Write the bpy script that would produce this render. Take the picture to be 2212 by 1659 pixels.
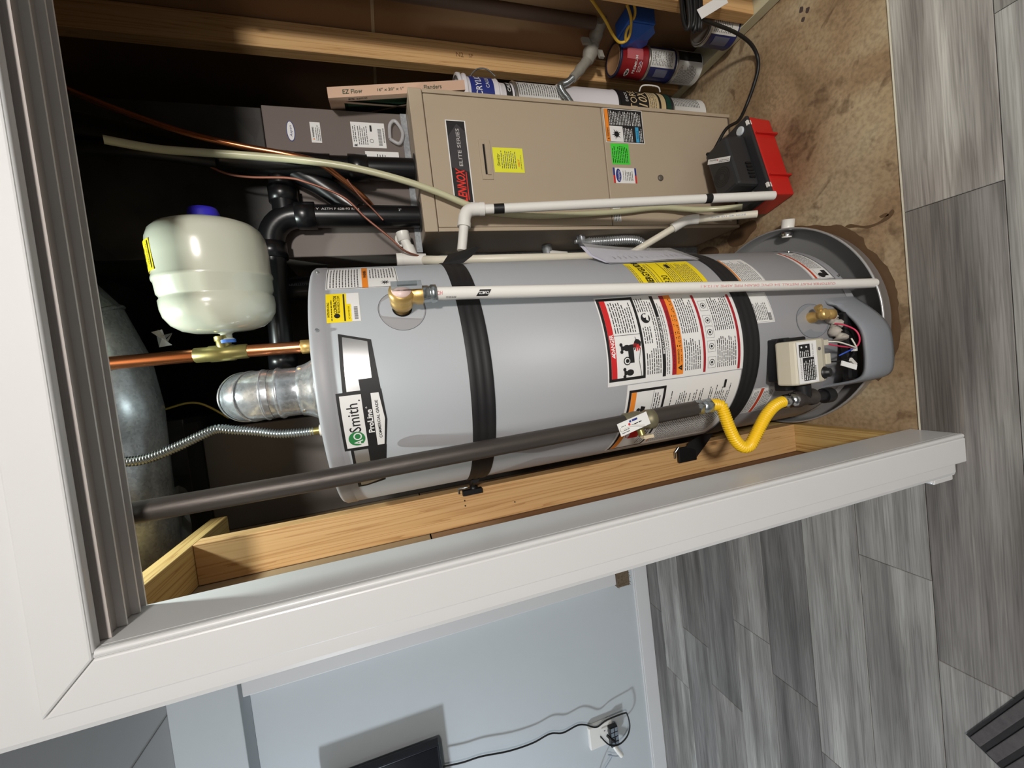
import bpy, bmesh, math, random
from mathutils import Vector, Matrix
for o in list(bpy.data.objects): bpy.data.objects.remove(o)
sc = bpy.context.scene
COL = sc.collection
random.seed(7)
R = math.radians
# ------------------------------------------------------------------ camera
cd = bpy.data.cameras.new('camera'); cam = bpy.data.objects.new('camera', cd); COL.objects.link(cam)
u = Vector((.99250566, .00524187, -.12208617)); v = Vector((-.1152833, -.29116095, -.94970262)); w = Vector((-.04052495, .95665972, -.28837459))
m = Matrix((v, u, -w)).transposed().to_4x4(); m.translation = Vector((0, 0, 1.5))   # phone held sideways: image right = world down
cam.matrix_world = m
cd.sensor_fit = 'HORIZONTAL'; cd.sensor_width = 36; cd.lens = 880 / 2212 * 36; cd.clip_start = .02
sc.camera = cam
# ------------------------------------------------------------------ world, lights, exposure
wd = bpy.data.worlds.new('world'); sc.world = wd; wd.use_nodes = True
wd.node_tree.nodes['Background'].inputs[0].default_value = (.75, .8, .9, 1)
wd.node_tree.nodes['Background'].inputs[1].default_value = .12
def light(name, kind, loc, target, energy, color, size=.3, **kw):
    l = bpy.data.lights.new(name, kind); o = bpy.data.objects.new(name, l); COL.objects.link(o)
    o.location = loc; o.rotation_euler = (Vector(target) - Vector(loc)).to_track_quat('-Z', 'Y').to_euler()
    l.energy = energy; l.color = color
    if kind == 'AREA': l.shape = 'DISK'; l.size = size
    else: l.shadow_soft_size = size
    for k, x in kw.items(): setattr(l, k, x)
    return o
light('room_ceiling_light', 'AREA', (.75, -2.0, 2.31), (.1, 1.2, .4), 72, (1, .945, .885), .32)
light('added_fill_light', 'AREA', (-.55, -2.5, 2.58), (.1, 1.0, .6), 16, (1, .96, .92), .9)  # added fill, no real fixture: softens shadows, lifts the dark furnace side
light('closet_light', 'SPOT', (.03, 1.03, 2.52), (.03, 1.0, 0), 36, (.88, 1, .96), .035, spot_size=R(98), spot_blend=.35)
light('hall_light', 'AREA', (-3.9, .75, 2.25), (-2.0, 2.37, 1.2), 42, (.82, .91, 1), .25)
sc.view_settings.view_transform = 'Standard'; sc.view_settings.look = 'None'
sc.view_settings.exposure = .17; sc.view_settings.gamma = 1
sc.view_settings.use_curve_mapping = False
# ------------------------------------------------------------------ materials
def srgb(r, g, b): 
    f = lambda c: (c / 255 / 12.92) if c <= 10 else ((c / 255 + .055) / 1.055) ** 2.4
    return (f(r), f(g), f(b), 1)
MATS = {}
def M(name, col, rough=.5, metal=0, var=.08, scale=9, bump=0, bscale=60, coat=0, stretch=None, trans=0, alpha=1, spec=.5, emit=0):
    if name in MATS: return MATS[name]
    mt = bpy.data.materials.new(name); mt.use_nodes = True; n = mt.node_tree.nodes; L = mt.node_tree.links
    b = n['Principled BSDF']; c = srgb(*col)
    b.inputs['Roughness'].default_value = rough; b.inputs['Metallic'].default_value = metal
    b.inputs['Coat Weight'].default_value = coat; b.inputs['Coat Roughness'].default_value = .12
    b.inputs['Transmission Weight'].default_value = trans; b.inputs['Alpha'].default_value = alpha
    b.inputs['Specular IOR Level'].default_value = spec
    tc = n.new('ShaderNodeTexCoord'); mp = n.new('ShaderNodeMapping'); L.new(tc.outputs['Object'], mp.inputs[0])
    if stretch: mp.inputs['Scale'].default_value = stretch
    nz = n.new('ShaderNodeTexNoise'); nz.inputs['Scale'].default_value = scale; nz.inputs['Detail'].default_value = 4
    L.new(mp.outputs[0], nz.inputs['Vector'])
    mx = n.new('ShaderNodeMix'); mx.data_type = 'RGBA'
    mx.inputs[6].default_value = tuple(x * (1 - var) for x in c[:3]) + (1,); mx.inputs[7].default_value = tuple(min(1, x * (1 + var)) for x in c[:3]) + (1,)
    L.new(nz.outputs[0], mx.inputs[0]); L.new(mx.outputs[2], b.inputs['Base Color'])
    if bump:
        n2 = n.new('ShaderNodeTexNoise'); n2.inputs['Scale'].default_value = bscale; n2.inputs['Detail'].default_value = 3
        L.new(mp.outputs[0], n2.inputs['Vector'])
        bp = n.new('ShaderNodeBump'); bp.inputs['Strength'].default_value = bump; bp.inputs['Distance'].default_value = .002
        L.new(n2.outputs[0], bp.inputs['Height']); L.new(bp.outputs[0], b.inputs['Normal'])
    MATS[name] = mt
    return mt
def ramp(n, L, src, stops):
    r = n.new('ShaderNodeValToRGB'); e = r.color_ramp.elements
    while len(e) < len(stops): e.new(.5)
    for k, (p, c) in enumerate(stops): e[k].position = p; e[k].color = srgb(*c)
    L.new(src, r.inputs[0]); return r
def wood(name, light_c, mid_c, dark_c, axis, rough=.65):
    mt = bpy.data.materials.new(name); mt.use_nodes = True; n = mt.node_tree.nodes; L = mt.node_tree.links; b = n['Principled BSDF']
    tc = n.new('ShaderNodeTexCoord'); mp = n.new('ShaderNodeMapping'); s = [30, 30, 30]; s[axis] = .55; mp.inputs['Scale'].default_value = s
    L.new(tc.outputs['Object'], mp.inputs[0])
    n1 = n.new('ShaderNodeTexNoise'); n1.inputs['Scale'].default_value = 1.1; n1.inputs['Detail'].default_value = 2; n1.inputs['Distortion'].default_value = .25; L.new(mp.outputs[0], n1.inputs['Vector'])
    mul = n.new('ShaderNodeMath'); mul.operation = 'MULTIPLY'; mul.inputs[1].default_value = 9; L.new(n1.outputs[0], mul.inputs[0])
    fr = n.new('ShaderNodeMath'); fr.operation = 'FRACT'; L.new(mul.outputs[0], fr.inputs[0])
    rp = ramp(n, L, fr.outputs[0], [(0, mid_c), (.45, light_c), (.8, mid_c), (1, dark_c)])
    # knots
    vo = n.new('ShaderNodeTexVoronoi'); vo.inputs['Scale'].default_value = 1; mp2 = n.new('ShaderNodeMapping'); s2 = [9, 9, 9]; s2[axis] = 3.4; mp2.inputs['Scale'].default_value = s2
    L.new(tc.outputs['Object'], mp2.inputs[0]); L.new(mp2.outputs[0], vo.inputs['Vector'])
    kr = ramp(n, L, vo.outputs['Distance'], [(0, (90, 80, 70)), (.045, (150, 140, 130)), (.075, (225, 220, 215)), (.11, (255, 255, 255))])
    mx = n.new('ShaderNodeMix'); mx.data_type = 'RGBA'; mx.blend_type = 'MULTIPLY'; mx.inputs[0].default_value = .85
    L.new(rp.outputs[0], mx.inputs[6]); L.new(kr.outputs[0], mx.inputs[7]); L.new(mx.outputs[2], b.inputs['Base Color'])
    b.inputs['Roughness'].default_value = rough
    bp = n.new('ShaderNodeBump'); bp.inputs['Strength'].default_value = .15; bp.inputs['Distance'].default_value = .001; L.new(fr.outputs[0], bp.inputs['Height']); L.new(bp.outputs[0], b.inputs['Normal'])
    MATS[name] = mt; return mt
def plankmat():
    mt = bpy.data.materials.new('vinyl_plank'); mt.use_nodes = True; n = mt.node_tree.nodes; L = mt.node_tree.links; b = n['Principled BSDF']
    tc = n.new('ShaderNodeTexCoord'); oi = n.new('ShaderNodeObjectInfo')
    ad = n.new('ShaderNodeVectorMath'); ad.operation = 'MULTIPLY_ADD'; L.new(oi.outputs['Random'], ad.inputs[0]); ad.inputs[1].default_value = (37, 91, 53); L.new(tc.outputs['Object'], ad.inputs[2])
    def nz(scale, st, detail=4, dist=0):
        mp = n.new('ShaderNodeMapping'); mp.inputs['Scale'].default_value = st; L.new(ad.outputs[0], mp.inputs[0])
        x = n.new('ShaderNodeTexNoise'); x.inputs['Scale'].default_value = scale; x.inputs['Detail'].default_value = detail; x.inputs['Distortion'].default_value = dist; L.new(mp.outputs[0], x.inputs['Vector']); return x
    a = nz(1, (.9, 24, 1), 5, .12); a2 = nz(1, (6, 260, 1), 4); bl = nz(1, (1.6, 11, 1), 3, .1)
    ra = ramp(n, L, a.outputs[0], [(.2, (120, 117, 115)), (.42, (146, 143, 140)), (.6, (166, 164, 160)), (.8, (184, 182, 178))])
    rb = ramp(n, L, a2.outputs[0], [(.3, (150, 148, 146)), (.6, (255, 255, 255))])
    rc = ramp(n, L, bl.outputs[0], [(.3, (176, 173, 171)), (.6, (255, 255, 255))])
    m1 = n.new('ShaderNodeMix'); m1.data_type = 'RGBA'; m1.blend_type = 'MULTIPLY'; m1.inputs[0].default_value = .5; L.new(ra.outputs[0], m1.inputs[6]); L.new(rb.outputs[0], m1.inputs[7])
    m2 = n.new('ShaderNodeMix'); m2.data_type = 'RGBA'; m2.blend_type = 'MULTIPLY'; m2.inputs[0].default_value = .8; L.new(m1.outputs[2], m2.inputs[6]); L.new(rc.outputs[0], m2.inputs[7])
    m3 = n.new('ShaderNodeMix'); m3.data_type = 'RGBA'; m3.blend_type = 'MULTIPLY'; m3.inputs[0].default_value = 1; L.new(m2.outputs[2], m3.inputs[6]); L.new(oi.outputs['Color'], m3.inputs[7])
    gm = n.new('ShaderNodeMath'); gm.operation = 'MULTIPLY'; gm.inputs[1].default_value = 7; L.new(a.outputs[0], gm.inputs[0])
    gf = n.new('ShaderNodeMath'); gf.operation = 'FRACT'; L.new(gm.outputs[0], gf.inputs[0])
    rg = ramp(n, L, gf.outputs[0], [(0, (190, 186, 182)), (.12, (255, 255, 255)), (.85, (240, 240, 240)), (1, (196, 192, 188))])
    m4 = n.new('ShaderNodeMix'); m4.data_type = 'RGBA'; m4.blend_type = 'MULTIPLY'; m4.inputs[0].default_value = .45; L.new(m3.outputs[2], m4.inputs[6]); L.new(rg.outputs[0], m4.inputs[7])
    L.new(m4.outputs[2], b.inputs['Base Color']); b.inputs['Roughness'].default_value = .62
    bp = n.new('ShaderNodeBump'); bp.inputs['Strength'].default_value = .12; bp.inputs['Distance'].default_value = .001; L.new(a2.outputs[0], bp.inputs['Height']); L.new(bp.outputs[0], b.inputs['Normal'])
    return mt
def concretemat():
    mt = bpy.data.materials.new('stained_concrete'); mt.use_nodes = True; n = mt.node_tree.nodes; L = mt.node_tree.links; b = n['Principled BSDF']
    tc = n.new('ShaderNodeTexCoord')
    def nz(s, d=4, dist=0):
        x = n.new('ShaderNodeTexNoise'); x.inputs['Scale'].default_value = s; x.inputs['Detail'].default_value = d; x.inputs['Distortion'].default_value = dist; L.new(tc.outputs['Object'], x.inputs['Vector']); return x
    a = nz(3.2, 6, .8); f = nz(85, 3); st = nz(6.5, 4, 1.5)
    ra = ramp(n, L, a.outputs[0], [(.3, (132, 106, 76)), (.45, (158, 132, 100)), (.58, (172, 150, 118)), (.75, (184, 168, 138))])
    rf = ramp(n, L, f.outputs[0], [(.3, (190, 186, 182)), (.6, (255, 255, 255))])
    rs = ramp(n, L, st.outputs[0], [(.34, (128, 100, 74)), (.42, (255, 255, 255))])
    m1 = n.new('ShaderNodeMix'); m1.data_type = 'RGBA'; m1.blend_type = 'MULTIPLY'; m1.inputs[0].default_value = .6; L.new(ra.outputs[0], m1.inputs[6]); L.new(rf.outputs[0], m1.inputs[7])
    m2 = n.new('ShaderNodeMix'); m2.data_type = 'RGBA'; m2.blend_type = 'MULTIPLY'; m2.inputs[0].default_value = .55; L.new(m1.outputs[2], m2.inputs[6]); L.new(rs.outputs[0], m2.inputs[7])
    L.new(m2.outputs[2], b.inputs['Base Color']); b.inputs['Roughness'].default_value = .75
    bp = n.new('ShaderNodeBump'); bp.inputs['Strength'].default_value = .25; bp.inputs['Distance'].default_value = .002; L.new(f.outputs[0], bp.inputs['Height']); L.new(bp.outputs[0], b.inputs['Normal'])
    return mt
def galv(name, c1, c2, rough=.33, scale=150):
    mt = bpy.data.materials.new(name); mt.use_nodes = True; n = mt.node_tree.nodes; L = mt.node_tree.links; b = n['Principled BSDF']
    tc = n.new('ShaderNodeTexCoord'); vo = n.new('ShaderNodeTexVoronoi'); vo.inputs['Scale'].default_value = scale; L.new(tc.outputs['Object'], vo.inputs['Vector'])
    nz = n.new('ShaderNodeTexNoise'); nz.inputs['Scale'].default_value = 7; L.new(tc.outputs['Object'], nz.inputs['Vector'])
    sep = n.new('ShaderNodeSeparateColor'); L.new(vo.outputs['Color'], sep.inputs[0])
    md = n.new('ShaderNodeMath'); md.operation = 'MULTIPLY_ADD'; md.inputs[1].default_value = .18; L.new(sep.outputs[0], md.inputs[0])
    m5 = n.new('ShaderNodeMath'); m5.operation = 'MULTIPLY'; m5.inputs[1].default_value = .82; L.new(nz.outputs[0], m5.inputs[0]); L.new(m5.outputs[0], md.inputs[2])
    rp = ramp(n, L, md.outputs[0], [(.25, c1), (.7, c2)]); L.new(rp.outputs[0], b.inputs['Base Color'])
    b.inputs['Metallic'].default_value = .68 if rough < .4 else .45; b.inputs['Roughness'].default_value = rough
    MATS[name] = mt; return mt
WHITE = M('white_trim_paint', (214, 214, 214), .38, var=.015, coat=.15)
WALLP = M('white_wall_paint', (190, 196, 199), .8, var=.02, bump=.1, bscale=220)
CEIL = M('ceiling_paint', (200, 200, 200), .85, var=.03)
STUD = wood('pine_stud', (214, 174, 122), (204, 162, 108), (180, 134, 84), 2)
PLATE = wood('pine_plate', (208, 178, 116), (194, 160, 98), (164, 124, 70), 1)
KRAFT = M('drywall_kraft', (140, 108, 78), .9, var=.09, scale=5, bump=.1)
KRAFTL = M('drywall_kraft_light', (150, 128, 98), .9, var=.08, scale=5)
JOINT = M('joint_tape', (196, 178, 150), .9)
TRACK = M('track_bronze', (178, 170, 165), .55, 0, var=.06, stretch=(1, 60, 60))
TRACKL = M('track_bright', (226, 222, 218), .4, 0)
GREY = M('heater_enamel', (156, 157, 161), .5, 0, var=.012, coat=0)
GREYD = M('heater_plastic', (134, 138, 144), .55, var=.04, bump=.15, bscale=300)
BLACK = M('black_rubber', (24, 24, 26), .6, var=.2, scale=20, stretch=(1, 1, 6))
BLK = M('black_plastic', (20, 20, 22), .42, var=.2)
ABS = M('black_abs_pipe', (17, 17, 19), .3, var=.25, scale=14)
INK = M('ink_black', (26, 25, 26), .6, var=.02); INKG = M('ink_grey', (92, 90, 90), .7, var=.02)
PAPER = M('label_white', (232, 232, 230), .45, var=.015); RED = M('label_red', (206, 38, 40), .5, var=.02); DRED = M('label_dark_red', (166, 28, 40), .5, var=.02)
ORG = M('label_orange', (240, 140, 44), .5, var=.02); YEL = M('label_yellow', (246, 220, 20), .5, var=.02); REDO = M('label_vermilion', (200, 70, 40), .5, var=.02)
GREEN = M('label_green', (44, 130, 70), .5, var=.02); SILV = M('brushed_silver_foil', (205, 205, 205), .28, .85, var=.05, scale=30, stretch=(40, 1, 40))
NEON = M('sticker_neon_green', (70, 214, 62), .6, var=.02); YEL2 = M('sticker_lemon', (232, 232, 52), .6, var=.02); BLUE = M('label_navy', (40, 52, 128), .5, var=.02); CYAN = M('label_cyan', (60, 160, 205), .5, var=.02)
BRASS = M('brass', (216, 180, 112), .36, .7, var=.12, scale=40); BRASSD = M('brass_dull', (156, 146, 92), .38, .8, var=.15, scale=30)
COPPER = M('copper', (214, 140, 96), .24, .95, var=.1, scale=18); COPPERD = M('copper_thin', (150, 98, 80), .5, .4)
STEEL = M('zinc_steel', (176, 184, 186), .26, .9, var=.15, scale=50); CHROME = M('bright_steel', (216, 218, 218), .18, 1)
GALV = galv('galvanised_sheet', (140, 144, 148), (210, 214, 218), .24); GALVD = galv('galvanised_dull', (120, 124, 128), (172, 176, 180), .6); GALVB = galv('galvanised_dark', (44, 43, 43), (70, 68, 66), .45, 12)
IRON = M('black_iron_pipe', (78, 72, 68), .45, .5, var=.3, scale=26, bump=.2, bscale=160, stretch=(1, 1, .25))
PVC = M('white_pvc', (232, 230, 224), .34, var=.02); CPVC = M('cream_pvc', (226, 220, 202), .4, var=.03)
BEIGE = M('furnace_beige', (176, 160, 138), .5, var=.02, bump=.06, bscale=500); BEIGED = M('furnace_seam', (84, 74, 62), .8)
TAUPE = M('coil_case_taupe', (108, 98, 92), .55, var=.03); TANKM = M('tank_cream', (204, 207, 190), .22, var=.015, coat=.6)
BLUEP = M('blue_plastic', (52, 44, 190), .45); YELF = M('yellow_flex_coat', (240, 196, 24), .38, var=.06)
LEX = M('clear_vinyl', (196, 194, 160), .25, var=.05); REDP = M('pump_red', (196, 34, 30), .4, var=.06); DARKP = M('pump_charcoal', (42, 42, 44), .5, var=.15, bump=.1, bscale=300)
CORD = M('black_cord', (18, 18, 19), .5); FILM = M('plastic_film', (214, 214, 216), .25, alpha=.45, var=.02)
DARKV = M('dark_void', (14, 13, 13), .9); FLUFF = M('insulation_wool', (176, 170, 160), .95, var=.2, scale=60, bump=.6, bscale=90)
CARD = M('cardboard_pink', (204, 170, 146), .8, var=.03); MESHG = M('filter_green', (44, 78, 56), .95, var=.25, scale=120, bump=.5, bscale=200); CONC = concretemat(); PLANK = plankmat()
TVB = M('tv_black', (28, 30, 38), .2, var=.05)
# ------------------------------------------------------------------ mesh helpers
class B:
    def __init__(s): s.v = []; s.f = []; s.mi = []; s.mats = []; s.sm = []
    def mid(s, mt):
        if mt not in s.mats: s.mats.append(mt)
        return s.mats.index(mt)
    def add(s, vs, fs, mt, smooth=False):
        b = len(s.v); k = s.mid(mt); s.v += [tuple(x) for x in vs]
        for f in fs: s.f.append(tuple(b + i for i in f)); s.mi.append(k); s.sm.append(smooth)
        return s
    def box(s, a, b, mt):
        (x0, y0, z0), (x1, y1, z1) = a, b
        V = [(x0, y0, z0), (x1, y0, z0), (x1, y1, z0), (x0, y1, z0), (x0, y0, z1), (x1, y0, z1), (x1, y1, z1), (x0, y1, z1)]
        return s.add(V, [(0, 3, 2, 1), (4, 5, 6, 7), (0, 1, 5, 4), (1, 2, 6, 5), (2, 3, 7, 6), (3, 0, 4, 7)], mt)
    def obox(s, c, ax, h, mt):          # oriented box: centre, 3 axes, half sizes
        c = Vector(c); a = [Vector(q).normalized() * k for q, k in zip(ax, h)]
        V = [c + a[0] * i + a[1] * j + a[2] * k for k in (-1, 1) for i, j in ((-1, -1), (1, -1), (1, 1), (-1, 1))]
        return s.add(V, [(0, 3, 2, 1), (4, 5, 6, 7), (0, 1, 5, 4), (1, 2, 6, 5), (2, 3, 7, 6), (3, 0, 4, 7)], mt)
    def tube(s, pts, r, mt, seg=14, caps=True, closed=False):
        pts = [Vector(p) for p in pts]; n = len(pts); rr = r if isinstance(r, (list, tuple)) else [r] * n
        V = []; F = []; nrm = None
        for i, p in enumerate(pts):
            t = (pts[min(i + 1, n - 1)] - pts[max(i - 1, 0)])
            if t.length < 1e-9: t = Vector((0, 0, 1))
            t.normalize()
            if nrm is None:
                nrm = t.orthogonal().normalized()
            else:
                nrm = (nrm - t * nrm.dot(t)); nrm = nrm.normalized() if nrm.length > 1e-6 else t.orthogonal().normalized()
            bn = t.cross(nrm)
            for k in range(seg): a = 2 * math.pi * k / seg; V.append(p + (nrm * math.cos(a) + bn * math.sin(a)) * rr[i])
        for i in range(n - 1):
            for k in range(seg): k2 = (k + 1) % seg; F.append((i * seg + k, i * seg + k2, (i + 1) * seg + k2, (i + 1) * seg + k))
        s.add(V, F, mt, True)
        if caps:
            s.add(V[:seg], [tuple(reversed(range(seg)))], mt); s.add(V[-seg:], [tuple(range(seg))], mt)
        return s
    def lathe(s, prof, c, axis, mt, seg=32, caps=True):   # prof: (radius, distance along axis)
        ax = Vector(axis).normalized(); return s.tube([Vector(c) + ax * h for r, h in prof], [max(r, 1e-4) for r, h in prof], mt, seg, caps) if False else s._lathe(prof, Vector(c), ax, mt, seg, caps)
    def _lathe(s, prof, c, ax, mt, seg, caps):
        a = ax.orthogonal().normalized(); b = ax.cross(a); V = []; F = []
        for r, h in prof:
            for k in range(seg): t = 2 * math.pi * k / seg; V.append(c + ax * h + (a * math.cos(t) + b * math.sin(t)) * r)
        for i in range(len(prof) - 1):
            for k in range(seg): k2 = (k + 1) % seg; F.append((i * seg + k, i * seg + k2, (i + 1) * seg + k2, (i + 1) * seg + k))
        s.add(V, F, mt, True)
        if caps:
            if prof[0][0] > .0005: s.add(V[:seg], [tuple(reversed(range(seg)))], mt)
            if prof[-1][0] > .0005: s.add(V[-seg:], [tuple(range(seg))], mt)
        return s
    def prism(s, poly, o, ux, uy, n, h, mt):              # polygon (2-D) placed with axes ux, uy and extruded along n
        o = Vector(o); ux = Vector(ux); uy = Vector(uy); n = Vector(n); k = len(poly)
        A = [o + ux * x + uy * y for x, y in poly]; V = A + [p + n * h for p in A]
        F = [tuple(reversed(range(k))), tuple(range(k, 2 * k))] + [(i, (i + 1) % k, k + (i + 1) % k, k + i) for i in range(k)]
        return s.add(V, F, mt)
    def sweep(s, prof, path, mt):        # open profile strips [(points of section)] joined
        V = [p for sec in path for p in sec]; k = len(path[0]); F = []
        for i in range(len(path) - 1):
            for j in range(k - 1): F.append((i * k + j, i * k + j + 1, (i + 1) * k + j + 1, (i + 1) * k + j))
        return s.add(V, F, mt, True)
    def build(s, name, parent=None, bevel=0, origin=None, auto=True, subsurf=0):
        me = bpy.data.meshes.new(name); vv = s.v
        if origin: vv = [tuple(a - b for a, b in zip(p, origin)) for p in vv]
        me.from_pydata(vv, [], s.f); [me.materials.append(x) for x in s.mats]
        me.polygons.foreach_set('material_index', s.mi); me.polygons.foreach_set('use_smooth', s.sm); me.update()
        bm = bmesh.new(); bm.from_mesh(me); bmesh.ops.recalc_face_normals(bm, faces=bm.faces) if not getattr(s, 'flat', False) else None; bm.to_mesh(me); bm.free()
        o = bpy.data.objects.new(name, me); COL.objects.link(o)
        if origin: o.location = origin
        WPOS[o.name] = Vector(origin or (0, 0, 0))
        if parent is not None: put(o, parent)
        if bevel:
            bv = o.modifiers.new('bevel', 'BEVEL'); bv.width = bevel; bv.segments = 2; bv.limit_method = 'ANGLE'; bv.angle_limit = R(50)
        return o
WPOS = {}
def put(o, parent):
    o.parent = parent
    q = WPOS[parent.name]
    l = Vector(o.location); WPOS[o.name] = l.copy(); o.location = l - q
def tag(o, label=None, cat=None, group=None, kind=None):
    if label: o['label'] = label
    if cat: o['category'] = cat
    if group: o['group'] = group
    if kind: o['kind'] = kind
    return o
def thing(name, loc, label, cat, group=None, kind=None):
    o = bpy.data.objects.new(name, None); COL.objects.link(o); o.location = loc; o.empty_display_size = .05; WPOS[o.name] = Vector(loc)
    return tag(o, label, cat, group, kind)
def part(b, name, parent, label=None, bevel=0):
    o = b.build(name, parent, bevel); 
    if label: o['label'] = label
    return o
def spline(pts, n=8):
    P = [Vector(p) for p in pts]; out = []
    for i in range(len(P) - 1):
        a = P[max(i - 1, 0)]; b = P[i]; c = P[i + 1]; d = P[min(i + 2, len(P) - 1)]
        for k in range(n):
            t = k / n; out.append(.5 * ((2 * b) + (c - a) * t + (2 * a - 5 * b + 4 * c - d) * t * t + (3 * b - a - 3 * c + d) * t ** 3))
    out.append(P[-1]); return out
def resample(pts, step):
    P = [Vector(p) for p in pts]; out = [P[0]]; acc = 0
    for a, b in zip(P, P[1:]):
        L = (b - a).length; d = step - acc
        while d <= L: out.append(a + (b - a) * (d / L)); d += step
        acc = (acc + L) % step
    return out
def corrugated(b, pts, r, amp, pitch, mt, seg=14):
    P = resample(pts, pitch / 4); rr = [r + amp * (1 if k % 4 in (1, 2) else -1) for k in range(len(P))]
    return b.tube(P, rr, mt, seg)
# ------------------------------------------------------------------ flat print: sheets, bars, letters
TXT = {}
def glyphs(s, bold=.0):
    key = (s, bold)
    if key not in TXT:
        c = bpy.data.curves.new('t', 'FONT'); c.body = s; c.size = 1; c.offset = bold; c.resolution_u = 2
        o = bpy.data.objects.new('t', c); COL.objects.link(o); bpy.context.view_layer.update()
        me = bpy.data.meshes.new_from_object(o.evaluated_get(bpy.context.evaluated_depsgraph_get()))
        V = [(p.co.x, p.co.y) for p in me.vertices]; F = [tuple(p.vertices) for p in me.polygons]
        bpy.data.objects.remove(o); bpy.data.curves.remove(c); bpy.data.meshes.remove(me)
        x0 = min((p[0] for p in V), default=0); x1 = max((p[0] for p in V), default=1); y0 = min((p[1] for p in V), default=0); y1 = max((p[1] for p in V), default=1)
        TXT[key] = (V, F, x0, x1, y0, y1)
    return TXT[key]
class Print:
    def __init__(s, fmap, step=None): s.b = B(); s.b.flat = True; s.m = fmap; s.step = step; s.h = .0004
    def poly(s, pts, mt, layer=1): 
        s.b.add([s.m(x, y, s.h * layer) for x, y in pts], [tuple(range(len(pts)))], mt); return s
    def rect(s, x0, y0, x1, y1, mt, layer=1):
        if x1 < x0: x0, x1 = x1, x0
        if y1 < y0: y0, y1 = y1, y0
        n = max(1, int(math.ceil((x1 - x0) / s.step))) if s.step else 1
        xs = [x0 + (x1 - x0) * i / n for i in range(n + 1)]
        V = [s.m(x, y0, s.h * layer) for x in xs] + [s.m(x, y1, s.h * layer) for x in xs]
        s.b.add(V, [(i, i + 1, n + 2 + i, n + 1 + i) for i in range(n)], mt, bool(s.step)); return s
    def frame(s, x0, y0, x1, y1, t, mt, layer=1):
        s.rect(x0, y0, x1, y0 + t, mt, layer); s.rect(x0, y1 - t, x1, y1, mt, layer); s.rect(x0, y0 + t, x0 + t, y1 - t, mt, layer); s.rect(x1 - t, y0 + t, x1, y1 - t, mt, layer); return s
    def strippoly(s, xs_lo_hi, mt, layer=1):   # [(x, ylo, yhi)] subdivided band
        out = []
        for (x0, a0, b0), (x1, a1, b1) in zip(xs_lo_hi, xs_lo_hi[1:]):
            n = max(1, int(math.ceil(abs(x1 - x0) / s.step))) if s.step else 1
            for i in range(n): t = i / n; out.append((x0 + (x1 - x0) * t, a0 + (a1 - a0) * t, b0 + (b1 - b0) * t))
        out.append(xs_lo_hi[-1]); n = len(out)
        V = [s.m(x, a, s.h * layer) for x, a, b in out] + [s.m(x, b, s.h * layer) for x, a, b in out]
        s.b.add(V, [(i, i + 1, n + i + 1, n + i) for i in range(n - 1)], mt, bool(s.step)); return s
    def disc(s, cx, cy, r, mt, layer=1, ry=None, n=24):
        return s.poly([(cx + r * math.cos(2 * math.pi * k / n), cy + (ry or r) * math.sin(2 * math.pi * k / n)) for k in range(n)], mt, layer)
    def ring(s, cx, cy, r, t, mt, layer=1, ry=None, n=24):
        ry = ry or r; V = []
        for k in range(n): a = 2 * math.pi * k / n; V += [s.m(cx + r * math.cos(a), cy + ry * math.sin(a), s.h * layer), s.m(cx + (r - t) * math.cos(a), cy + (ry - t) * math.sin(a), s.h * layer)]
        s.b.add(V, [(2 * k, 2 * ((k + 1) % n), 2 * ((k + 1) % n) + 1, 2 * k + 1) for k in range(n)], mt); return s
    def text(s, t, x, y, h, mt, width=None, align='c', rot=0, bold=.0, layer=2, slant=0):
        V, F, x0, x1, y0, y1 = glyphs(t, bold); ky = h / .72; kx = (width / (x1 - x0)) if width else ky
        W = (x1 - x0) * kx; ox = {'c': -W / 2, 'l': 0, 'r': -W}[align]; ca, sa = math.cos(rot), math.sin(rot)
        P = []
        for a, b in V:
            py = b * ky - h / 2; px = (a - x0) * kx + ox + slant * py
            P.append(s.m(x + px * ca - py * sa, y + px * sa + py * ca, s.h * layer))
        s.b.add(P, F, mt); return s
    def para(s, x0, ytop, x1, n, lh, mt, layer=1, fill=.95, rot=False, ragged=.25, bar=.36):
        W = x1 - x0
        for i in range(n):
            y = ytop - i * lh; end = x0 + W * (fill - (random.random() * ragged if random.random() < .45 else random.random() * .06)); x = x0
            while x < end - lh * .3:
                wl = min(lh * random.uniform(.6, 2.4), end - x)
                s.poly([(x, y - lh * bar), (x + wl, y - lh * bar), (x + wl, y), (x, y)], mt, layer); x += wl + lh * .3
        return s
    def build(s, name, parent, label=None):
        o = s.b.build(name, parent)
        if label: o['label'] = label
        return o
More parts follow.
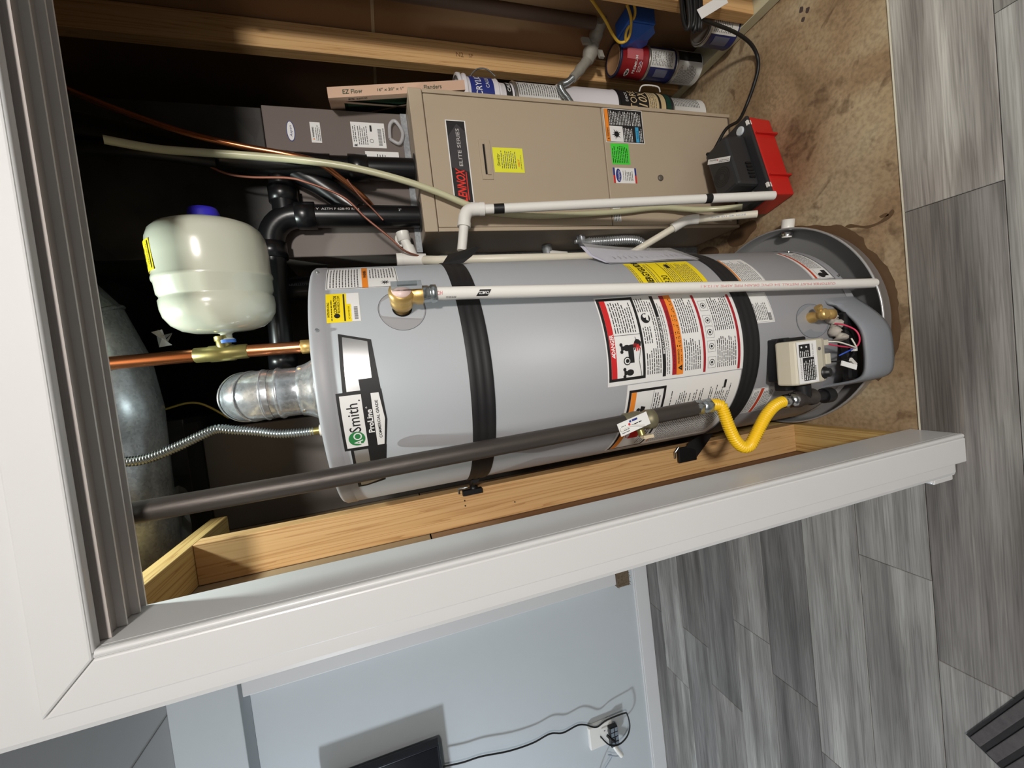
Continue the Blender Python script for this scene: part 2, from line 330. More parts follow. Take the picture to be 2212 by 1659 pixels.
# ================================================================== THE SETTING
def struct(b, name, label, parent=None, bevel=0):
    o = b.build(name, parent, bevel)
    if parent is None: tag(o, label, None, None, 'structure')
    return o
fl = struct(B().box((-4.6, -3.4, -.05), (-.46, 2.45, -.006), DARKV).box((-.46, -3.4, -.05), (3, .812, -.006), DARKV), 'floor', 'grey wood look vinyl plank floor of the room')
PW = .2035
tones = [(1, 1, 1), (.78, .76, .75), (1.1, 1.1, 1.09), (.9, .89, .88), (1.2, 1.2, 1.18), (.7, .69, .69), (1.02, 1.0, .98), (.85, .86, .87)]
fixed = {0: .318, -1: .714, 1: -.794, 4: -1.383, 5: -1.867, 7: -2.05}     # butt joints that show, by row
mesh_cache = {}
def plank(x0, x1, row, tone):
    x0 = max(x0, -3.5); x1 = min(x1, 1.9 if row < 1 else -.452)
    if x1 - x0 < .01: return
    L = round(x1 - x0, 3)
    if L not in mesh_cache:
        b = B(); g = .0007; h = L / 2 - g; k = PW / 2 - g; e = .0014
        V = [(-h, -k, -.006), (h, -k, -.006), (h, k, -.006), (-h, k, -.006), (-h, -k, -e), (h, -k, -e), (h, k, -e), (-h, k, -e), (-h + e, -k + e, 0), (h - e, -k + e, 0), (h - e, k - e, 0), (-h + e, k - e, 0)]
        F = [(0, 1, 5, 4), (1, 2, 6, 5), (2, 3, 7, 6), (3, 0, 4, 7), (4, 5, 9, 8), (5, 6, 10, 9), (6, 7, 11, 10), (7, 4, 8, 11), (8, 9, 10, 11)]
        b.add(V, F, PLANK); me = bpy.data.meshes.new('plank'); me.from_pydata(b.v, [], b.f); me.materials.append(PLANK); mesh_cache[L] = me
    o = bpy.data.objects.new('plank', mesh_cache[L]); COL.objects.link(o); o.location = ((x0 + x1) / 2, .812 + (row - .5) * PW, 0); o.parent = fl
    o.color = tone + (1,)
rng = random.Random(3)
for row in range(-7, 9):
    j = fixed.get(row, -1.6 + rng.random() * 1.3); x = j
    while x > -3.5: x -= 1.36
    k = 0
    while x < 1.9:
        t = tones[rng.randrange(8)]
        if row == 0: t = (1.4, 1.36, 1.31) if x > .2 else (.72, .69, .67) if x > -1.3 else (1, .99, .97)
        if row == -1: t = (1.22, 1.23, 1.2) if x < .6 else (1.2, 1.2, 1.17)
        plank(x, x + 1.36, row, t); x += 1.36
part(B().box((-.33, .8115, -.006), (1.2, .8155, .0006), M('plank_core', (214, 208, 190), .7)), 'edge_strip', fl, 'pale exposed edge of the planks')
fcz = struct(B().box((-.46, .812, -.06), (1.32, 2.65, -.003), CONC), 'floor_closet', 'stained bare concrete floor of the utility closet')
WET = M('damp_concrete', (96, 72, 48), .6, var=.2, scale=30); MARK = M('dark_floor_mark', (74, 58, 54), .8)
for pts_ in ([(.449, 1.452), (.475, 1.423), (.489, 1.366), (.483, 1.309), (.451, 1.301), (.433, 1.331), (.407, 1.369), (.408, 1.412), (.422, 1.442)], [(.449, 1.622), (.457, 1.576), (.439, 1.52), (.408, 1.503), (.409, 1.553), (.428, 1.609)], [(.337, .974), (.338, .956), (.319, .92), (.315, .884), (.327, .858), (.34, .842), (.329, .837), (.314, .853), (.308, .884), (.307, .91), (.32, .937), (.328, .964)], [(.332, .876), (.336, .858), (.326, .852), (.325, .871)]):
    V3 = spline([(x, y, -.0027) for x, y in pts_ + pts_[:1]], 4)[:-1]; part(B().add(V3, [tuple(range(len(V3)))], WET), 'damp_stain', fcz, 'dark damp stain')
for pts_ in ([(1.115, 1.058), (1.108, 1.048), (1.094, 1.051), (1.1, 1.063)], [(1.095, 1.039), (1.089, 1.027), (1.076, 1.033), (1.082, 1.042)], [(1.077, 1.055), (1.071, 1.045), (1.06, 1.05), (1.067, 1.059)]):
    V3 = spline([(x, y, -.0026) for x, y in pts_ + pts_[:1]], 3)[:-1]; part(B().add(V3, [tuple(range(len(V3)))], MARK), 'dark_mark', fcz)
rs_ = random.Random(12); V3 = []
for k in range(50):
    a_ = R(-125 + k * 2.6); wob = .3685 + .008 * abs(math.sin(k * .23)) + (.01 if 28 < k < 36 else 0) + rs_.random() * .004; V3 += [(.032 + .345 * math.cos(a_), 1.216 + .345 * math.sin(a_), -.0027), (.032 + wob * math.cos(a_), 1.216 + wob * math.sin(a_), -.0027)]
part(B().add(V3, [(2 * i, 2 * i + 1, 2 * i + 3, 2 * i + 2) for i in range(49)], WET), 'damp_stain', fcz, 'damp ring along the pan edge')
# front wall with the closet opening, its casing and sliding door track
wf = struct(B().prism([(-.449, 0), (-.345, 0), (-.345, 1.966), (1.18, 1.966), (1.18, 0), (3, 0), (3, 2.65), (-.449, 2.65)], (0, .733, 0), (1, 0, 0), (0, 0, 1), (0, 1, 0), .097, WHITE), 'wall_front', 'white wall around the closet opening', None, .012)
def casing(name, poly, label):
    return tag(B().prism(poly, (0, .713, 0), (1, 0, 0), (0, 0, 1), (0, 1, 0), .022, WHITE).build(name, None, .003), label, None, None, 'structure')
t1 = casing('trim_1', [(-.405, 0), (-.338, 0), (-.338, 1.939), (-.405, 2.003)], 'white casing board beside the closet opening')
part(B().box((-.3375, .7165, 0), (-.3335, .7275, 1.94), WHITE), 'groove', t1)
part(B().tube([(-.3325, .7195, .002), (-.3325, .7195, 1.938)], .0055, WHITE, 12).box((-.338, .7195, 0), (-.327, .7265, 1.938), WHITE), 'bead', t1)
part(B().box((-.4075, .7305, .05), (-.4045, .7335, 2.004), M('caulk_line', (150, 150, 150), .8)), 'caulk_joint', t1)
t2 = casing('trim_2', [(-.405, 2.004), (-.338, 1.94), (1.3, 1.94), (1.3, 2.004)], 'white head casing over the closet opening')
part(B().tube([(-.33, .7195, 1.9435), (1.2, .7195, 1.9435)], .0055, WHITE, 12), 'bead', t2)
part(B().box((-.405, .7305, 2.003), (1.3, .7335, 2.0055), MATS['caulk_line']), 'caulk_joint', t2)
tag(B().box((-.347, .727, 0), (-.327, .838, 1.966), WHITE).build('trim_3', None, .002), 'white side jamb of the closet opening', None, None, 'structure')
t4 = tag(B().box((-.327, .727, 1.946), (1.18, .838, 1.966), WHITE).build('trim_4', None, .002), 'white head jamb carrying the sliding door track', None, None, 'structure')
tr = thing('door_track', (.4, .79, 1.935), 'taupe metal sliding door track under the head of the closet opening', 'track')
part(B().box((-.326, .742, 1.9405), (1.17, .836, 1.946), TRACK), 'channel', tr)
for yy, hh, mt in ((.744, .009, TRACK), (.7745, .012, TRACKL), (.781, .006, TRACK), (.8095, .012, TRACKL), (.8155, .006, TRACK), (.833, .009, TRACKL)):
    part(B().box((-.326, yy - .0016, 1.9405 - hh), (1.17, yy + .0016, 1.9415), mt), 'rib', tr)
bl = tag(B().box((-.464, .745, 0), (-.4495, .83, .082), WHITE).box((-.459, .745, .082), (-.4495, .83, .092), WHITE).build('baseboard_left', None, .003), 'white baseboard end wrapping the wall beside the closet casing', None, None, 'structure')
# hall to the left
wb = struct(B().box((-4.6, 2.37, 0), (-.47, 2.45, 2.66), WALLP), 'wall_back', 'pale bluish white wall at the end of the hall')
tag(B().box((-4.6, 2.24, 2.364), (-.47, 2.37, 2.65), WALLP).build('trim_5', None, .004), 'boxed soffit along the top of the hall wall', None, None, 'structure')
bb = struct(B().box((-4.6, 2.355, 0), (-.47, 2.37, .097), WHITE).box((-4.6, 2.36, .097), (-.47, 2.37, .108), WHITE), 'baseboard_back', 'white baseboard along the hall wall', None, .003)
ce = struct(B().box((-4.6, -3.4, 2.65), (-.46, 2.45, 2.7), CEIL).box((-.46, -3.4, 2.65), (3, .74, 2.7), CEIL), 'ceiling', 'flat grey white ceiling')
part(B().box((-1.403, 1.2, 2.6485), (-1.399, 2.24, 2.6515), M('ceiling_crack', (120, 120, 120), .9)), 'seam', ce)
struct(B().box((-4.66, -3.4, 0), (-4.6, 2.45, 2.66), WALLP), 'wall_left', 'white hall side wall')
struct(B().box((3, -3.4, 0), (3.06, .83, 2.66), WALLP), 'wall_right', 'white room side wall')
struct(B().box((-4.6, -3.46, 0), (3, -3.4, 2.66), WALLP), 'wall_rear', 'white room rear wall')
# closet: open framing seen from inside
wl = struct(B().box((-.4585, .83, 0), (-.4565, 2.6, 2.65), DARKV), 'wall_closet_left', 'unfinished stud wall on the left of the closet')
part(B().box((-.4563, .832, .02), (-.446, 2.6, 1.436), KRAFT), 'drywall_panel', wl, 'brown paper back of drywall')
part(B().box((-.4563, .832, 1.4405), (-.4455, 2.6, 2.65), KRAFTL), 'drywall_panel', wl, 'lighter tan paper back of drywall')
for k, (a, c2) in enumerate((((1.00, 1.44), (1.012, 1.4385)), )):
    part(B().prism([(.96, 1.432), (.99, 1.436), (1.03, 1.434), (1.04, 1.442), (1.0, 1.446), (.955, 1.441)], (-.4445, 0, 0), (0, 1, 0), (0, 0, 1), (1, 0, 0), .001, JOINT), 'torn_tape', wl)
part(B().box((-.444, 1.176, .0435), (-.341, 1.221, 2.002), STUD), 'stud', wl, 'light pine stud', .002)
part(B().box((-.444, .84, 0), (-.341, 2.6, .043), PLATE), 'bottom_plate', wl, None, .002)
part(B().box((-.444, .845, 2.0025), (-.341, 1.405, 2.046), PLATE), 'top_plate', wl, 'rough sawn yellow pine plate', .002)
for dx, dz in ((-.385, 1.33), (-.37, 1.33), (-.405, 1.18)): part(B().tube([(dx, 1.1765, dz), (dx, 1.1735, dz)], .0022, IRON, 8), 'nail', wl)
wr = struct(B().box((1.3065, .83, 0), (1.32, 2.6, 2.65), DARKV), 'wall_closet_right', 'unfinished stud wall on the right of the closet')
part(B().box((1.295, .832, .02), (1.3065, 2.6, 1.388), KRAFT), 'drywall_panel', wr, 'brown paper back of drywall')
part(B().box((1.295, .832, 1.4), (1.3065, 2.6, 2.65), KRAFT), 'drywall_panel', wr, 'brown paper back of drywall')
part(B().box((1.2945, .832, 1.389), (1.2955, 2.6, 1.3925), JOINT).box((1.2945, .832, 1.396), (1.2955, 2.6, 1.399), JOINT).box((1.296, .832, 1.388), (1.3065, 2.6, 1.4), JOINT), 'joint_edge', wr, 'pale frayed joint between drywall sheets')
part(B().box((1.197, 1.6, .0435), (1.292, 1.645, 2.65), STUD), 'stud', wr, 'light pine stud', .002)
part(B().box((1.197, 1.192, .0435), (1.292, 1.237, 2.65), STUD), 'stud', wr, 'light pine stud', .002)
part(B().box((1.195, .84, 0), (1.29, 2.6, .043), M('plate_greenish', (196, 190, 160), .75, var=.08)), 'bottom_plate', wr, None, .002)
pr = Print(lambda x, y, h: (x, 1.6 - h, y))
pr.text('N2', 1.245, 1.075, .018, M('stamp_ink', (120, 84, 50), .9), rot=R(-90)).text('SP', 1.245, 1.03, .014, MATS['stamp_ink'], rot=R(-90)); pr.build('lumber_stamp', [o for o in wr.children if o.name.startswith('stud')][0])
struct(B().box((-.345, .8305, 1.968), (1.195, .842, 2.65), KRAFT).box((-.45, .8305, 0), (-.346, .8385, 2.0), KRAFT), 'wall_closet_front', 'unfinished back of the wall over the closet opening')
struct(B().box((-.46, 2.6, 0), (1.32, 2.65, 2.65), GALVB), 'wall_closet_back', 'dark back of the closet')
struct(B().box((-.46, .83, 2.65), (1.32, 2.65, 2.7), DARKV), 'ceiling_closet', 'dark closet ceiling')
# ================================================================== WATER HEATER
HX, HY, HR = .003, 1.204, .31
def hp(th, z, r=HR):                       # point on the tank: angle in degrees from the front, to the right
    a = R(th); return Vector((HX + r * math.sin(a), HY - r * math.cos(a), z))
DEG = HR * math.pi / 180
def hmap(s_, z, h): return hp(s_ / DEG, z, HR + .0006 + h)
def S(th): return th * DEG
def arcband(b, th0, th1, z0, z1, r, t, mt, n=None):   # curved slab
    n = n or max(2, int(abs(th1 - th0) / 3)); A = []
    for i in range(n + 1): th = th0 + (th1 - th0) * i / n; A.append([hp(th, z0, r), hp(th, z0, r + t), hp(th, z1, r + t), hp(th, z1, r)])
    V = [p for a in A for p in a]; F = []
    for i in range(n):
        for k in range(4): k2 = (k + 1) % 4; F.append((i * 4 + k, i * 4 + k2, i * 4 + 4 + k2, i * 4 + 4 + k))
    F += [(0, 1, 2, 3), tuple(n * 4 + k for k in (3, 2, 1, 0))]
    b.add(V, F, mt, False); return b
wh = thing('water_heater', (HX, HY, .075), 'tall grey gas water heater strapped beside the pine stud', 'water heater')
part(B().lathe([(.29, .075), (.305, .077), (HR, .085), (HR, 1.6115), (HR - .0015, 1.6118)], (HX, HY, 0), (0, 0, 1), GREY, 128), 'tank_jacket', wh)
part(B().lathe([(HR - .002, 1.605), (HR + .0015, 1.6125), (HR + .0015, 1.634), (HR - .003, 1.641), (HR - .012, 1.6435), (.0, 1.6435)], (HX, HY, 0), (0, 0, 1), GREY, 128), 'top_cap', wh)
part(B().lathe([(HR + .0012, .09), (HR + .0012, .118)], (HX, HY, 0), (0, 0, 1), GREY, 128, False), 'base_ring', wh)
for th, z in ((59.5, 1.626), (22.2, 1.6255), (-36.7, 1.6265), (64.5, .132), (32.1, .1)):
    d = (hp(th, z) - Vector((HX, HY, z))).normalized()
    part(B().lathe([(.0045, 0), (.0045, .002), (.003, .0045), (.003, .0055)], hp(th, z, HR + .001), d, CHROME, 10), 'screw', wh)
def label(name, th0, th1, z0, z1, mt=PAPER, border=None):
    p = Print(hmap, .012); p.rect(S(th0), z0, S(th1), z1, mt, 0)
    if border: p.frame(S(th0) + .002, z0 + .002, S(th1) - .002, z1 - .002, border, INK, 1)
    return p
# maker's banner
p = Print(hmap, .008)
ban = [(-49.4, 1.532 + .004, 1.594), (-47.0, 1.532, 1.594), (-26.4, 1.519, 1.593)]
p.strippoly([(S(a), b, c) for a, b, c in [(-49.6, 1.575, 1.594), (-47.2, 1.533, 1.594), (-26.2, 1.519, 1.593)]], INK, 0)
p.strippoly([(S(a), b, c) for a, b, c in [(-3.1, 1.516, 1.591), (16.8, 1.523, 1.587), (20.1, 1.585, 1.587)]], INK, 0)
p.strippoly([(S(a), b, c) for a, b, c in [(-26.6, 1.52, 1.6045), (-15.2, 1.511, 1.6045), (-2.8, 1.515, 1.6045)]], INK, 0)
p.strippoly([(S(a), b, c) for a, b, c in [(-2.6, 1.5565, 1.583), (1.6, 1.5575, 1.5825), (1.7, 1.531, 1.5825), (16.1, 1.531, 1.58), (18.6, 1.577, 1.5795)]], SILV, 1)
p.strippoly([(S(a), b, c) for a, b, c in [(-48.2, 1.574, 1.587), (-46, 1.542, 1.587), (-34, 1.53, 1.587), (-33.9, 1.558, 1.587), (-26.9, 1.558, 1.587)]], SILV, 1)
p.rect(S(-25.5), 1.5565, S(-4.0), 1.5985, PAPER, 1)
p.disc(S(-21.6), 1.5765, .0165, GREEN, 2); p.text('A', S(-23.3), 1.5745, .018, PAPER, .012, bold=.02, layer=3); p.ring(S(-20.6), 1.5745, .0085, .0027, PAPER, 3)
p.text('Smith', S(-13.0), 1.5775, .0235, INK, .062, bold=.006); p.text('.', S(-6.3), 1.57, .02, INK)
p.text('ProLine', S(-15.0), 1.5455, .0115, PAPER, .052, bold=.03); p.ring(S(-9.4), 1.5495, .0017, .0006, PAPER, 2)
p.strippoly([(S(a), b, c) for a, b, c in [(-25.8, 1.5235, 1.5375), (-14.6, 1.5155, 1.5375), (-4.1, 1.5215, 1.5375)]], PAPER, 1)
p.text('COMMERCIAL GRADE', S(-14.8), 1.5285, .0058, INK, .085, bold=.02)
p.build('brand_banner', wh, 'black and silver maker banner with white name plate')
# white warning label near the top right
p = label('a', 43.2, 66.6, 1.448, 1.606, PAPER, .0012)
p.para(S(44.5), 1.598, S(65.5), 10, .0065, INKG); p.rect(S(43.4), 1.516, S(66.3), 1.529, ORG, 1); p.text('WARNING', S(56), 1.5225, .007, INK, bold=.02); p.para(S(51), 1.511, S(65.5), 9, .0065, INKG)
for k in range(9): a = k * 40; p.poly([(S(47) + .002 * math.cos(R(a - 40)), 1.478 + .002 * math.sin(R(a - 40))), (S(47) + .011 * math.cos(R(a)), 1.478 + .012 * math.sin(R(a))), (S(47) + .002 * math.cos(R(a + 40)), 1.478 + .002 * math.sin(R(a + 40)))], INK, 2)
p.build('warning_label', wh, 'white warning label with orange bar by the top edge')
# yellow rewards sticker
p = Print(hmap, .012); p.rect(S(25.2), 1.5385, S(40.4), 1.606, YEL, 0); p.rect(S(25.2), 1.5385, S(40.3), 1.5565, PAPER, 1); p.rect(S(25.4), 1.556, S(33.5), 1.5645, YEL, 1); p.rect(S(34), 1.5385, S(40.3), 1.5645, PAPER, 1)
p.text('INTRODUCING', S(31.5), 1.602, .0042, INK, .04, bold=.01); p.text('CONTRACTOR', S(34.2), 1.588, .0068, INK, .052, bold=.02); p.text('REWARDS.COM', S(34.2), 1.581, .005, INK, .05); p.disc(S(28.2), 1.585, .006, INK, 2)
p.rect(S(25.6), 1.5685, S(39.8), 1.5715, INK, 2); p.para(S(26), 1.5965, S(38), 1, .005, INK); p.text('ACT NOW FOR YOUR', S(29.5), 1.561, .0035, INK, .034)
for k in range(16): p.rect(S(26.2) + k * .0021, 1.543, S(26.2) + k * .0021 + (.001 if k % 3 else .0015), 1.5505, INKG, 2)
p.build('rewards_sticker', wh, 'yellow sticker with small print')
# main danger sheet
p = label('b', -15, 28.1, .52, .98)
x0, x1 = S(-12.9), S(27.4)
p.frame(x0, .8705, x1, .9765, .0075, INK, 1); p.rect(x0 + .0075, .9535, x1 - .0075, .969, RED, 2); p.text('DANGER', S(4.4), .9612, .0105, PAPER, .05, bold=.03, layer=3); p.poly([(S(-2.2), .957), (S(.4), .957), (S(-.9), .9665)], PAPER, 3); p.text('!', S(-.9), .961, .006, RED, layer=4)
p.rect(S(8.1), .878, S(8.35), .9535, INKG, 2); p.para(S(9.3), .947, S(26), 9, .0072, INK)
def tap(cx, cy):
    p.disc(cx, cy, .008, INK, 2, .0105); p.disc(cx, cy + .012, .0055, INK, 2); p.disc(cx - .009, cy + .016, .0045, INK, 2); p.disc(cx + .009, cy + .016, .0045, INK, 2); p.rect(cx - .009, cy + .0135, cx + .009, cy + .0175, INK, 2)
tap(S(-9.3), .916); tap(S(2.2), .921); p.disc(S(-3.8), .9235, .0105, INK, 2); p.disc(S(-3.8), .9235, .008, PAPER, 3); p.disc(S(-3.8), .9235, .005, INK, 4)
p.rect(S(-4.9), .903, S(3.0), .919, INK, 3); p.disc(S(2.0), .911, .0085, INK, 3); p.rect(S(2.0), .897, S(3.6), .911, INK, 3)
hand = [(0, 0), (.011, -.003), (.018, .003), (.02, .011), (.013, .017), (.0075, .0185)]
p.poly([(S(2.3) + x, .882 + y) for x, y in hand], INK, 4)
for k, (a, L) in enumerate(((205, .013), (188, .016), (170, .017), (150, .015), (110, .012))):
    cx, cy = S(2.3) + .006, .889 + .0016 * k; d = Vector((math.cos(R(a)), math.sin(R(a)))); nn = Vector((-d.y, d.x)) * .0016
    p.poly([(cx + nn.x, cy + nn.y), (cx + d.x * L + nn.x, cy + d.y * L + nn.y), (cx + d.x * L - nn.x, cy + d.y * L - nn.y), (cx - nn.x, cy - nn.y)], RED if k < 3 else INK, 5)
for k in range(4): p.rect(S(2.2) + k * .0028, .893, S(2.2) + k * .0028 + .0009, .903, RED, 5)
p.strippoly([(S(-11.5), .8815, .883), (S(-4), .8885, .89), (S(1), .8815, .883), (S(7), .8935, .895)], INK, 2)
p.disc(S(15.5), .851, .0135, INK, 2); p.disc(S(16.6), .853, .0052, PAPER, 3); p.poly([(S(14), .843), (S(18), .841), (S(17.6), .848), (S(14.6), .85)], PAPER, 3)
p.para(S(18.8), .867, S(27), 5, .0068, INK); p.para(S(-11.5), .865, S(2), 5, .0068, INK); p.para(S(3.2), .866, S(11.8), 4, .0068, INK); p.para(S(-11.5), .832, S(26.8), 2, .0066, INK)
p.rect(S(-13.4), .8085, S(27.2), .8185, INK, 1); p.text('IMPORTANT/IMPORTANTE', S(6.6), .8135, .0062, PAPER, .098, bold=.015)
p.para(S(-12.6), .8045, S(26.6), 2, .006, INKG)
p.rect(S(-13.3), .7755, S(27), .789, DRED, 1); p.text('FOR YOUR SAFETY READ BEFORE LIGHTING', S(4), .7822, .0062, INK, .155)
p.rect(S(-13.5), .7545, S(27), .7755, ORG, 1); p.poly([(S(-11.6), .758), (S(-8.6), .758), (S(-10.1), .772)], INK, 2); p.text('!', S(-10.1), .763, .007, ORG, layer=3)
p.text('WARNING:', S(-4.6), .769, .0062, INK, .04, bold=.02); p.para(S(0), .7715, S(26.5), 2, .0066, INK); p.para(S(-7.5), .7605, S(26.5), 1, .006, INK)
p.para(S(-12), .7485, S(4.8), 8, .0068, INK); p.para(S(6.2), .7485, S(26), 8, .0068, INK)
p.rect(S(-14), .681, S(26), .689, DRED, 1)
for cx in (-9.5, -1.5, 5.5, 11.5, 19.5):
    p.frame(S(cx - 2.8), .648, S(cx + 2.8), .674, .0007, INKG, 1); p.ring(S(cx), .661, .0085, .0014, INK, 2); p.disc(S(cx), .661, .0035, INK, 2)
p.para(S(-12.5), .642, S(4), 10, .0068, INK); p.para(S(6), .642, S(25.5), 10, .0068, INK)
p.rect(S(-14.6), .5635, S(25), .572, DRED, 1)
p.build('danger_label', wh, 'large white safety sheet with red danger band')
# flammable vapours sheet on the left
p = label('c', -63.5, -15.4, .556, .923)
x0, x1 = S(-62.6), S(-18.2)
p.frame(x0, .803, x1, .9165, .0072, INK, 1); p.rect(x0 + .0072, .894, x1 - .0072, .909, ORG, 2); p.poly([(S(-47), .8955), (S(-44.4), .8955), (S(-45.7), .907)], INK, 3)
p.rect(S(-58.5), .81, S(-19.4), .811, INKG, 2); p.rect(S(-55), .841, S(-19.4), .842, INK, 2); p.para(S(-33), .836, S(-20), 3, .0075, INK); p.para(S(-58), .836, S(-40), 3, .0075, INK)
p.disc(S(-29.5), .881, .0055, INK, 2); p.poly([(S(-31.3), .862), (S(-28.2), .86), (S(-27.5), .874), (S(-30.5), .876)], INK, 2); p.rect(S(-33.2), .868, S(-30.5), .873, INK, 2)
for k, (a, b_) in enumerate(((-34.6, .886), (-35.6, .879), (-33.6, .876), (-36.4, .888), (-37.4, .874))): p.poly([(S(a - 1.6), .856), (S(a + 1.4), .856), (S(a + .6), .87), (S(a), b_), (S(a - .8), .871)], RED, 2)
p.rect(S(-50.5), .846, S(-43.5), .878, RED, 2); p.ring(S(-47), .882, .013, .002, RED, 2, .009); p.rect(S(-46), .878, S(-44.2), .884, RED, 2)
p.para(S(-60), .79, S(-19.5), 31, .0068, INK, ragged=.5); p.rect(S(-24.2), .602, S(-19.6), .61, INK, 2)
p.rect(S(-59), .7915, S(-52), .7945, ORG, 2)
p.build('flammable_vapour_label', wh, 'white sheet with orange band, flames and red fuel can')
# energy label
p = label('d', 30.6, 54.8, .602, .8215, YEL)
p.text('ENERGYGUIDE', S(44.0), .7855, .0205, INK, .126, bold=.03); p.para(S(31.6), .819, S(54), 2, .006, INKG); p.para(S(31.8), .768, S(54), 2, .0062, INKG); p.rect(S(31.2), .7485, S(54), .75, INK, 1)
p.text('$320', S(36.8), .732, .021, INK, .046, bold=.004); p.rect(S(31), .713, S(54), .7148, INK, 1); p.para(S(32), .708, S(53.5), 4, .0066, INKG); p.rect(S(31), .6785, S(54), .68, INK, 1); p.rect(S(47.5), .685, S(51.5), .6975, INK, 2); p.para(S(32), .674, S(53.5), 9, .0066, INKG)
p.build('energy_label', wh, 'yellow energy use label')
for nm, a, b_, c_, d_, bar in (('warning_label', 31.6, 54.4, .395, .494, 'top'), ('serial_label', 7.4, 24.6, .428, .503, None), ('scald_label', 31.0, 62.3, .12, .2105, 'topred'), ('gas_type_label', -46.3, -28.2, .3995, .4905, 'mid')):
    p = label(nm, a, b_, c_, d_, PAPER, .0008 if nm != 'serial_label' else None)
    if bar == 'top': p.rect(S(a + .4), d_ - .0085, S(b_ - .4), d_ - .003, ORG, 2); p.para(S(a + 1.5), d_ - .014, S(b_ - 1.5), 12, .0064, INKG)
    elif bar == 'topred':
        p.rect(S(a + .3), d_ - .021, S(b_ - .3), d_ - .0125, REDO, 2); p.para(S(a + 9), d_ - .026, S(b_ - 1), 9, .0062, INKG); p.disc(S(a + 3), c_ + .04, .01, INK, 2, .014); p.rect(S(a + 2.4), c_ + .012, S(a + 7), c_ + .03, INK, 2); p.rect(S(a + .5), c_ + .0565, S(a + 8), c_ + .0572, INK, 2)
    elif bar == 'mid': p.rect(S(a + .4), .449, S(b_ - .4), .46, REDO, 2); p.para(S(a + 1.2), .486, S(b_ - 1), 4, .006, INKG); p.para(S(a + 1.2), .443, S(b_ - 1), 6, .0062, INKG)
    else:
        p.para(S(a + 1.5), d_ - .005, S(b_ - 5), 9, .0062, INKG)
        for k in range(12): p.rect(S(a + 1.2) + k * .0019, c_ + .008, S(a + 1.2) + k * .0019 + .001, c_ + .02, INK, 2)
        p.frame(S(a + .5), c_ + .003, S(b_ - .5), d_ - .003, .0006, INKG, 1)
    p.build(nm, wh)
# relief valve, its collar plate and discharge pipe
p = Print(hmap, .01); c0 = (S(29.6), 1.4505); p.disc(c0[0], c0[1], .0555, GREY, 0, .0515, 48); p.ring(c0[0], c0[1], .0555, .001, M('seam_grey', (96, 98, 104), .6), 1, .0515, 48); p.disc(c0[0], c0[1], .0215, BLK, 2, .0215, 28)
p.build('relief_collar', wh)
nd = (hp(29.6, 1.45) - Vector((HX, HY, 1.45))).normalized(); c = hp(29.6, 1.4505)
rv = part(B().lathe([(.0175, -.004), (.0175, .014), (.024, .018), (.0245, .034), (.0235, .036), (.0265, .046), (.0265, .058), (.0215, .062)], c, nd, BRASS, 28), 'relief_valve', wh, 'brass temperature and pressure relief valve')
oc = c + nd * .045
part(B().lathe([(.017, .008), (.019, .026), (.0215, .032), (.0215, .044)], oc, (0, 0, -1), BRASS, 6), 'outlet', rv)
part(B().lathe([(.0185, .044), (.0185, .056), (.0172, .057), (.0172, .061), (.0196, .062), (.0196, .073), (.017, .074)], oc, (0, 0, -1), STEEL, 24), 'adapter', rv)
part(B().lathe([(.0205, .062), (.0205, .0645), (.001, .0655)], c, nd, M('dial_pink', (222, 196, 190), .4), 28), 'dial', rv)
side = nd.cross(Vector((0, 0, 1))).normalized() * -1
lc = c + nd * .076
part(B().obox(lc + Vector((0, 0, -.0105)), (nd, side, (0, 0, 1)), (.0048, .0075, .031), CHROME).obox(lc + nd * .004 + Vector((0, 0, -.012)), (nd, side, (0, 0, 1)), (.0035, .0045, .02), STEEL).tube([c + nd * .066, c + nd * .078], .0065, STEEL, 12), 'lever', rv, 'zinc test lever')
dp = thing('discharge_pipe', (.13, .868, .055), 'thin white plastic discharge pipe running down the front of the heater', 'pipe')
q0 = Vector((oc.x, oc.y, 1.384)); q1 = Vector((.128, .872, .05)); 
part(B().tube([q0, q1], .0143, PVC, 20), 'pipe', dp)
ax = (q1 - q0).normalized(); vr = (Vector((0, 0, 1.3)) * 0 + Vector((0, 0, 1.5)) - q0); vr = (vr - ax * vr.dot(ax)).normalized(); sd = vr.cross(ax)
def dmap(x, y, h):                        # x along the pipe from the top, y around it, facing the room
    a = y / .0143; return q0 + ax * x + (vr * math.cos(a) + sd * math.sin(a)) * (.01445 + h)
PINK = M('pink_print', (224, 150, 150), .6)
p = Print(dmap)
for i in range(7):
    ya = -.0075 + i * .002; yb = ya + .002; f_ = lambda t: (t + .0075) / .014 * .009
    p.poly([(.092 + f_(ya), ya), (.118 + f_(ya), ya), (.118 + f_(yb), yb), (.092 + f_(yb), yb)], INK, 1)
p.text('CAMCO', .1095, -.0005, .0062, PAPER, .023, bold=.02, layer=2, rot=math.pi); p.build('badge', dp, 'small black badge with white letters')
p = Print(dmap); p.text('HOT', .0105, .001, .0085, M('pink_strong', (214, 96, 104), .6), .016, rot=math.pi); p.build('red_print', dp)
p = Print(dmap); p.para(.026, -.006, .05, 2, .003, INKG); p.build('fine_print', dp)
p = Print(dmap); p.text('CUSTOMER MUST INSTALL 3/4 CPVC DRAIN PIPE ASME A112.4.1', .92, .002, .0062, PINK, .47, rot=math.pi)
p.build('pink_print', dp, 'faint pink lettering')
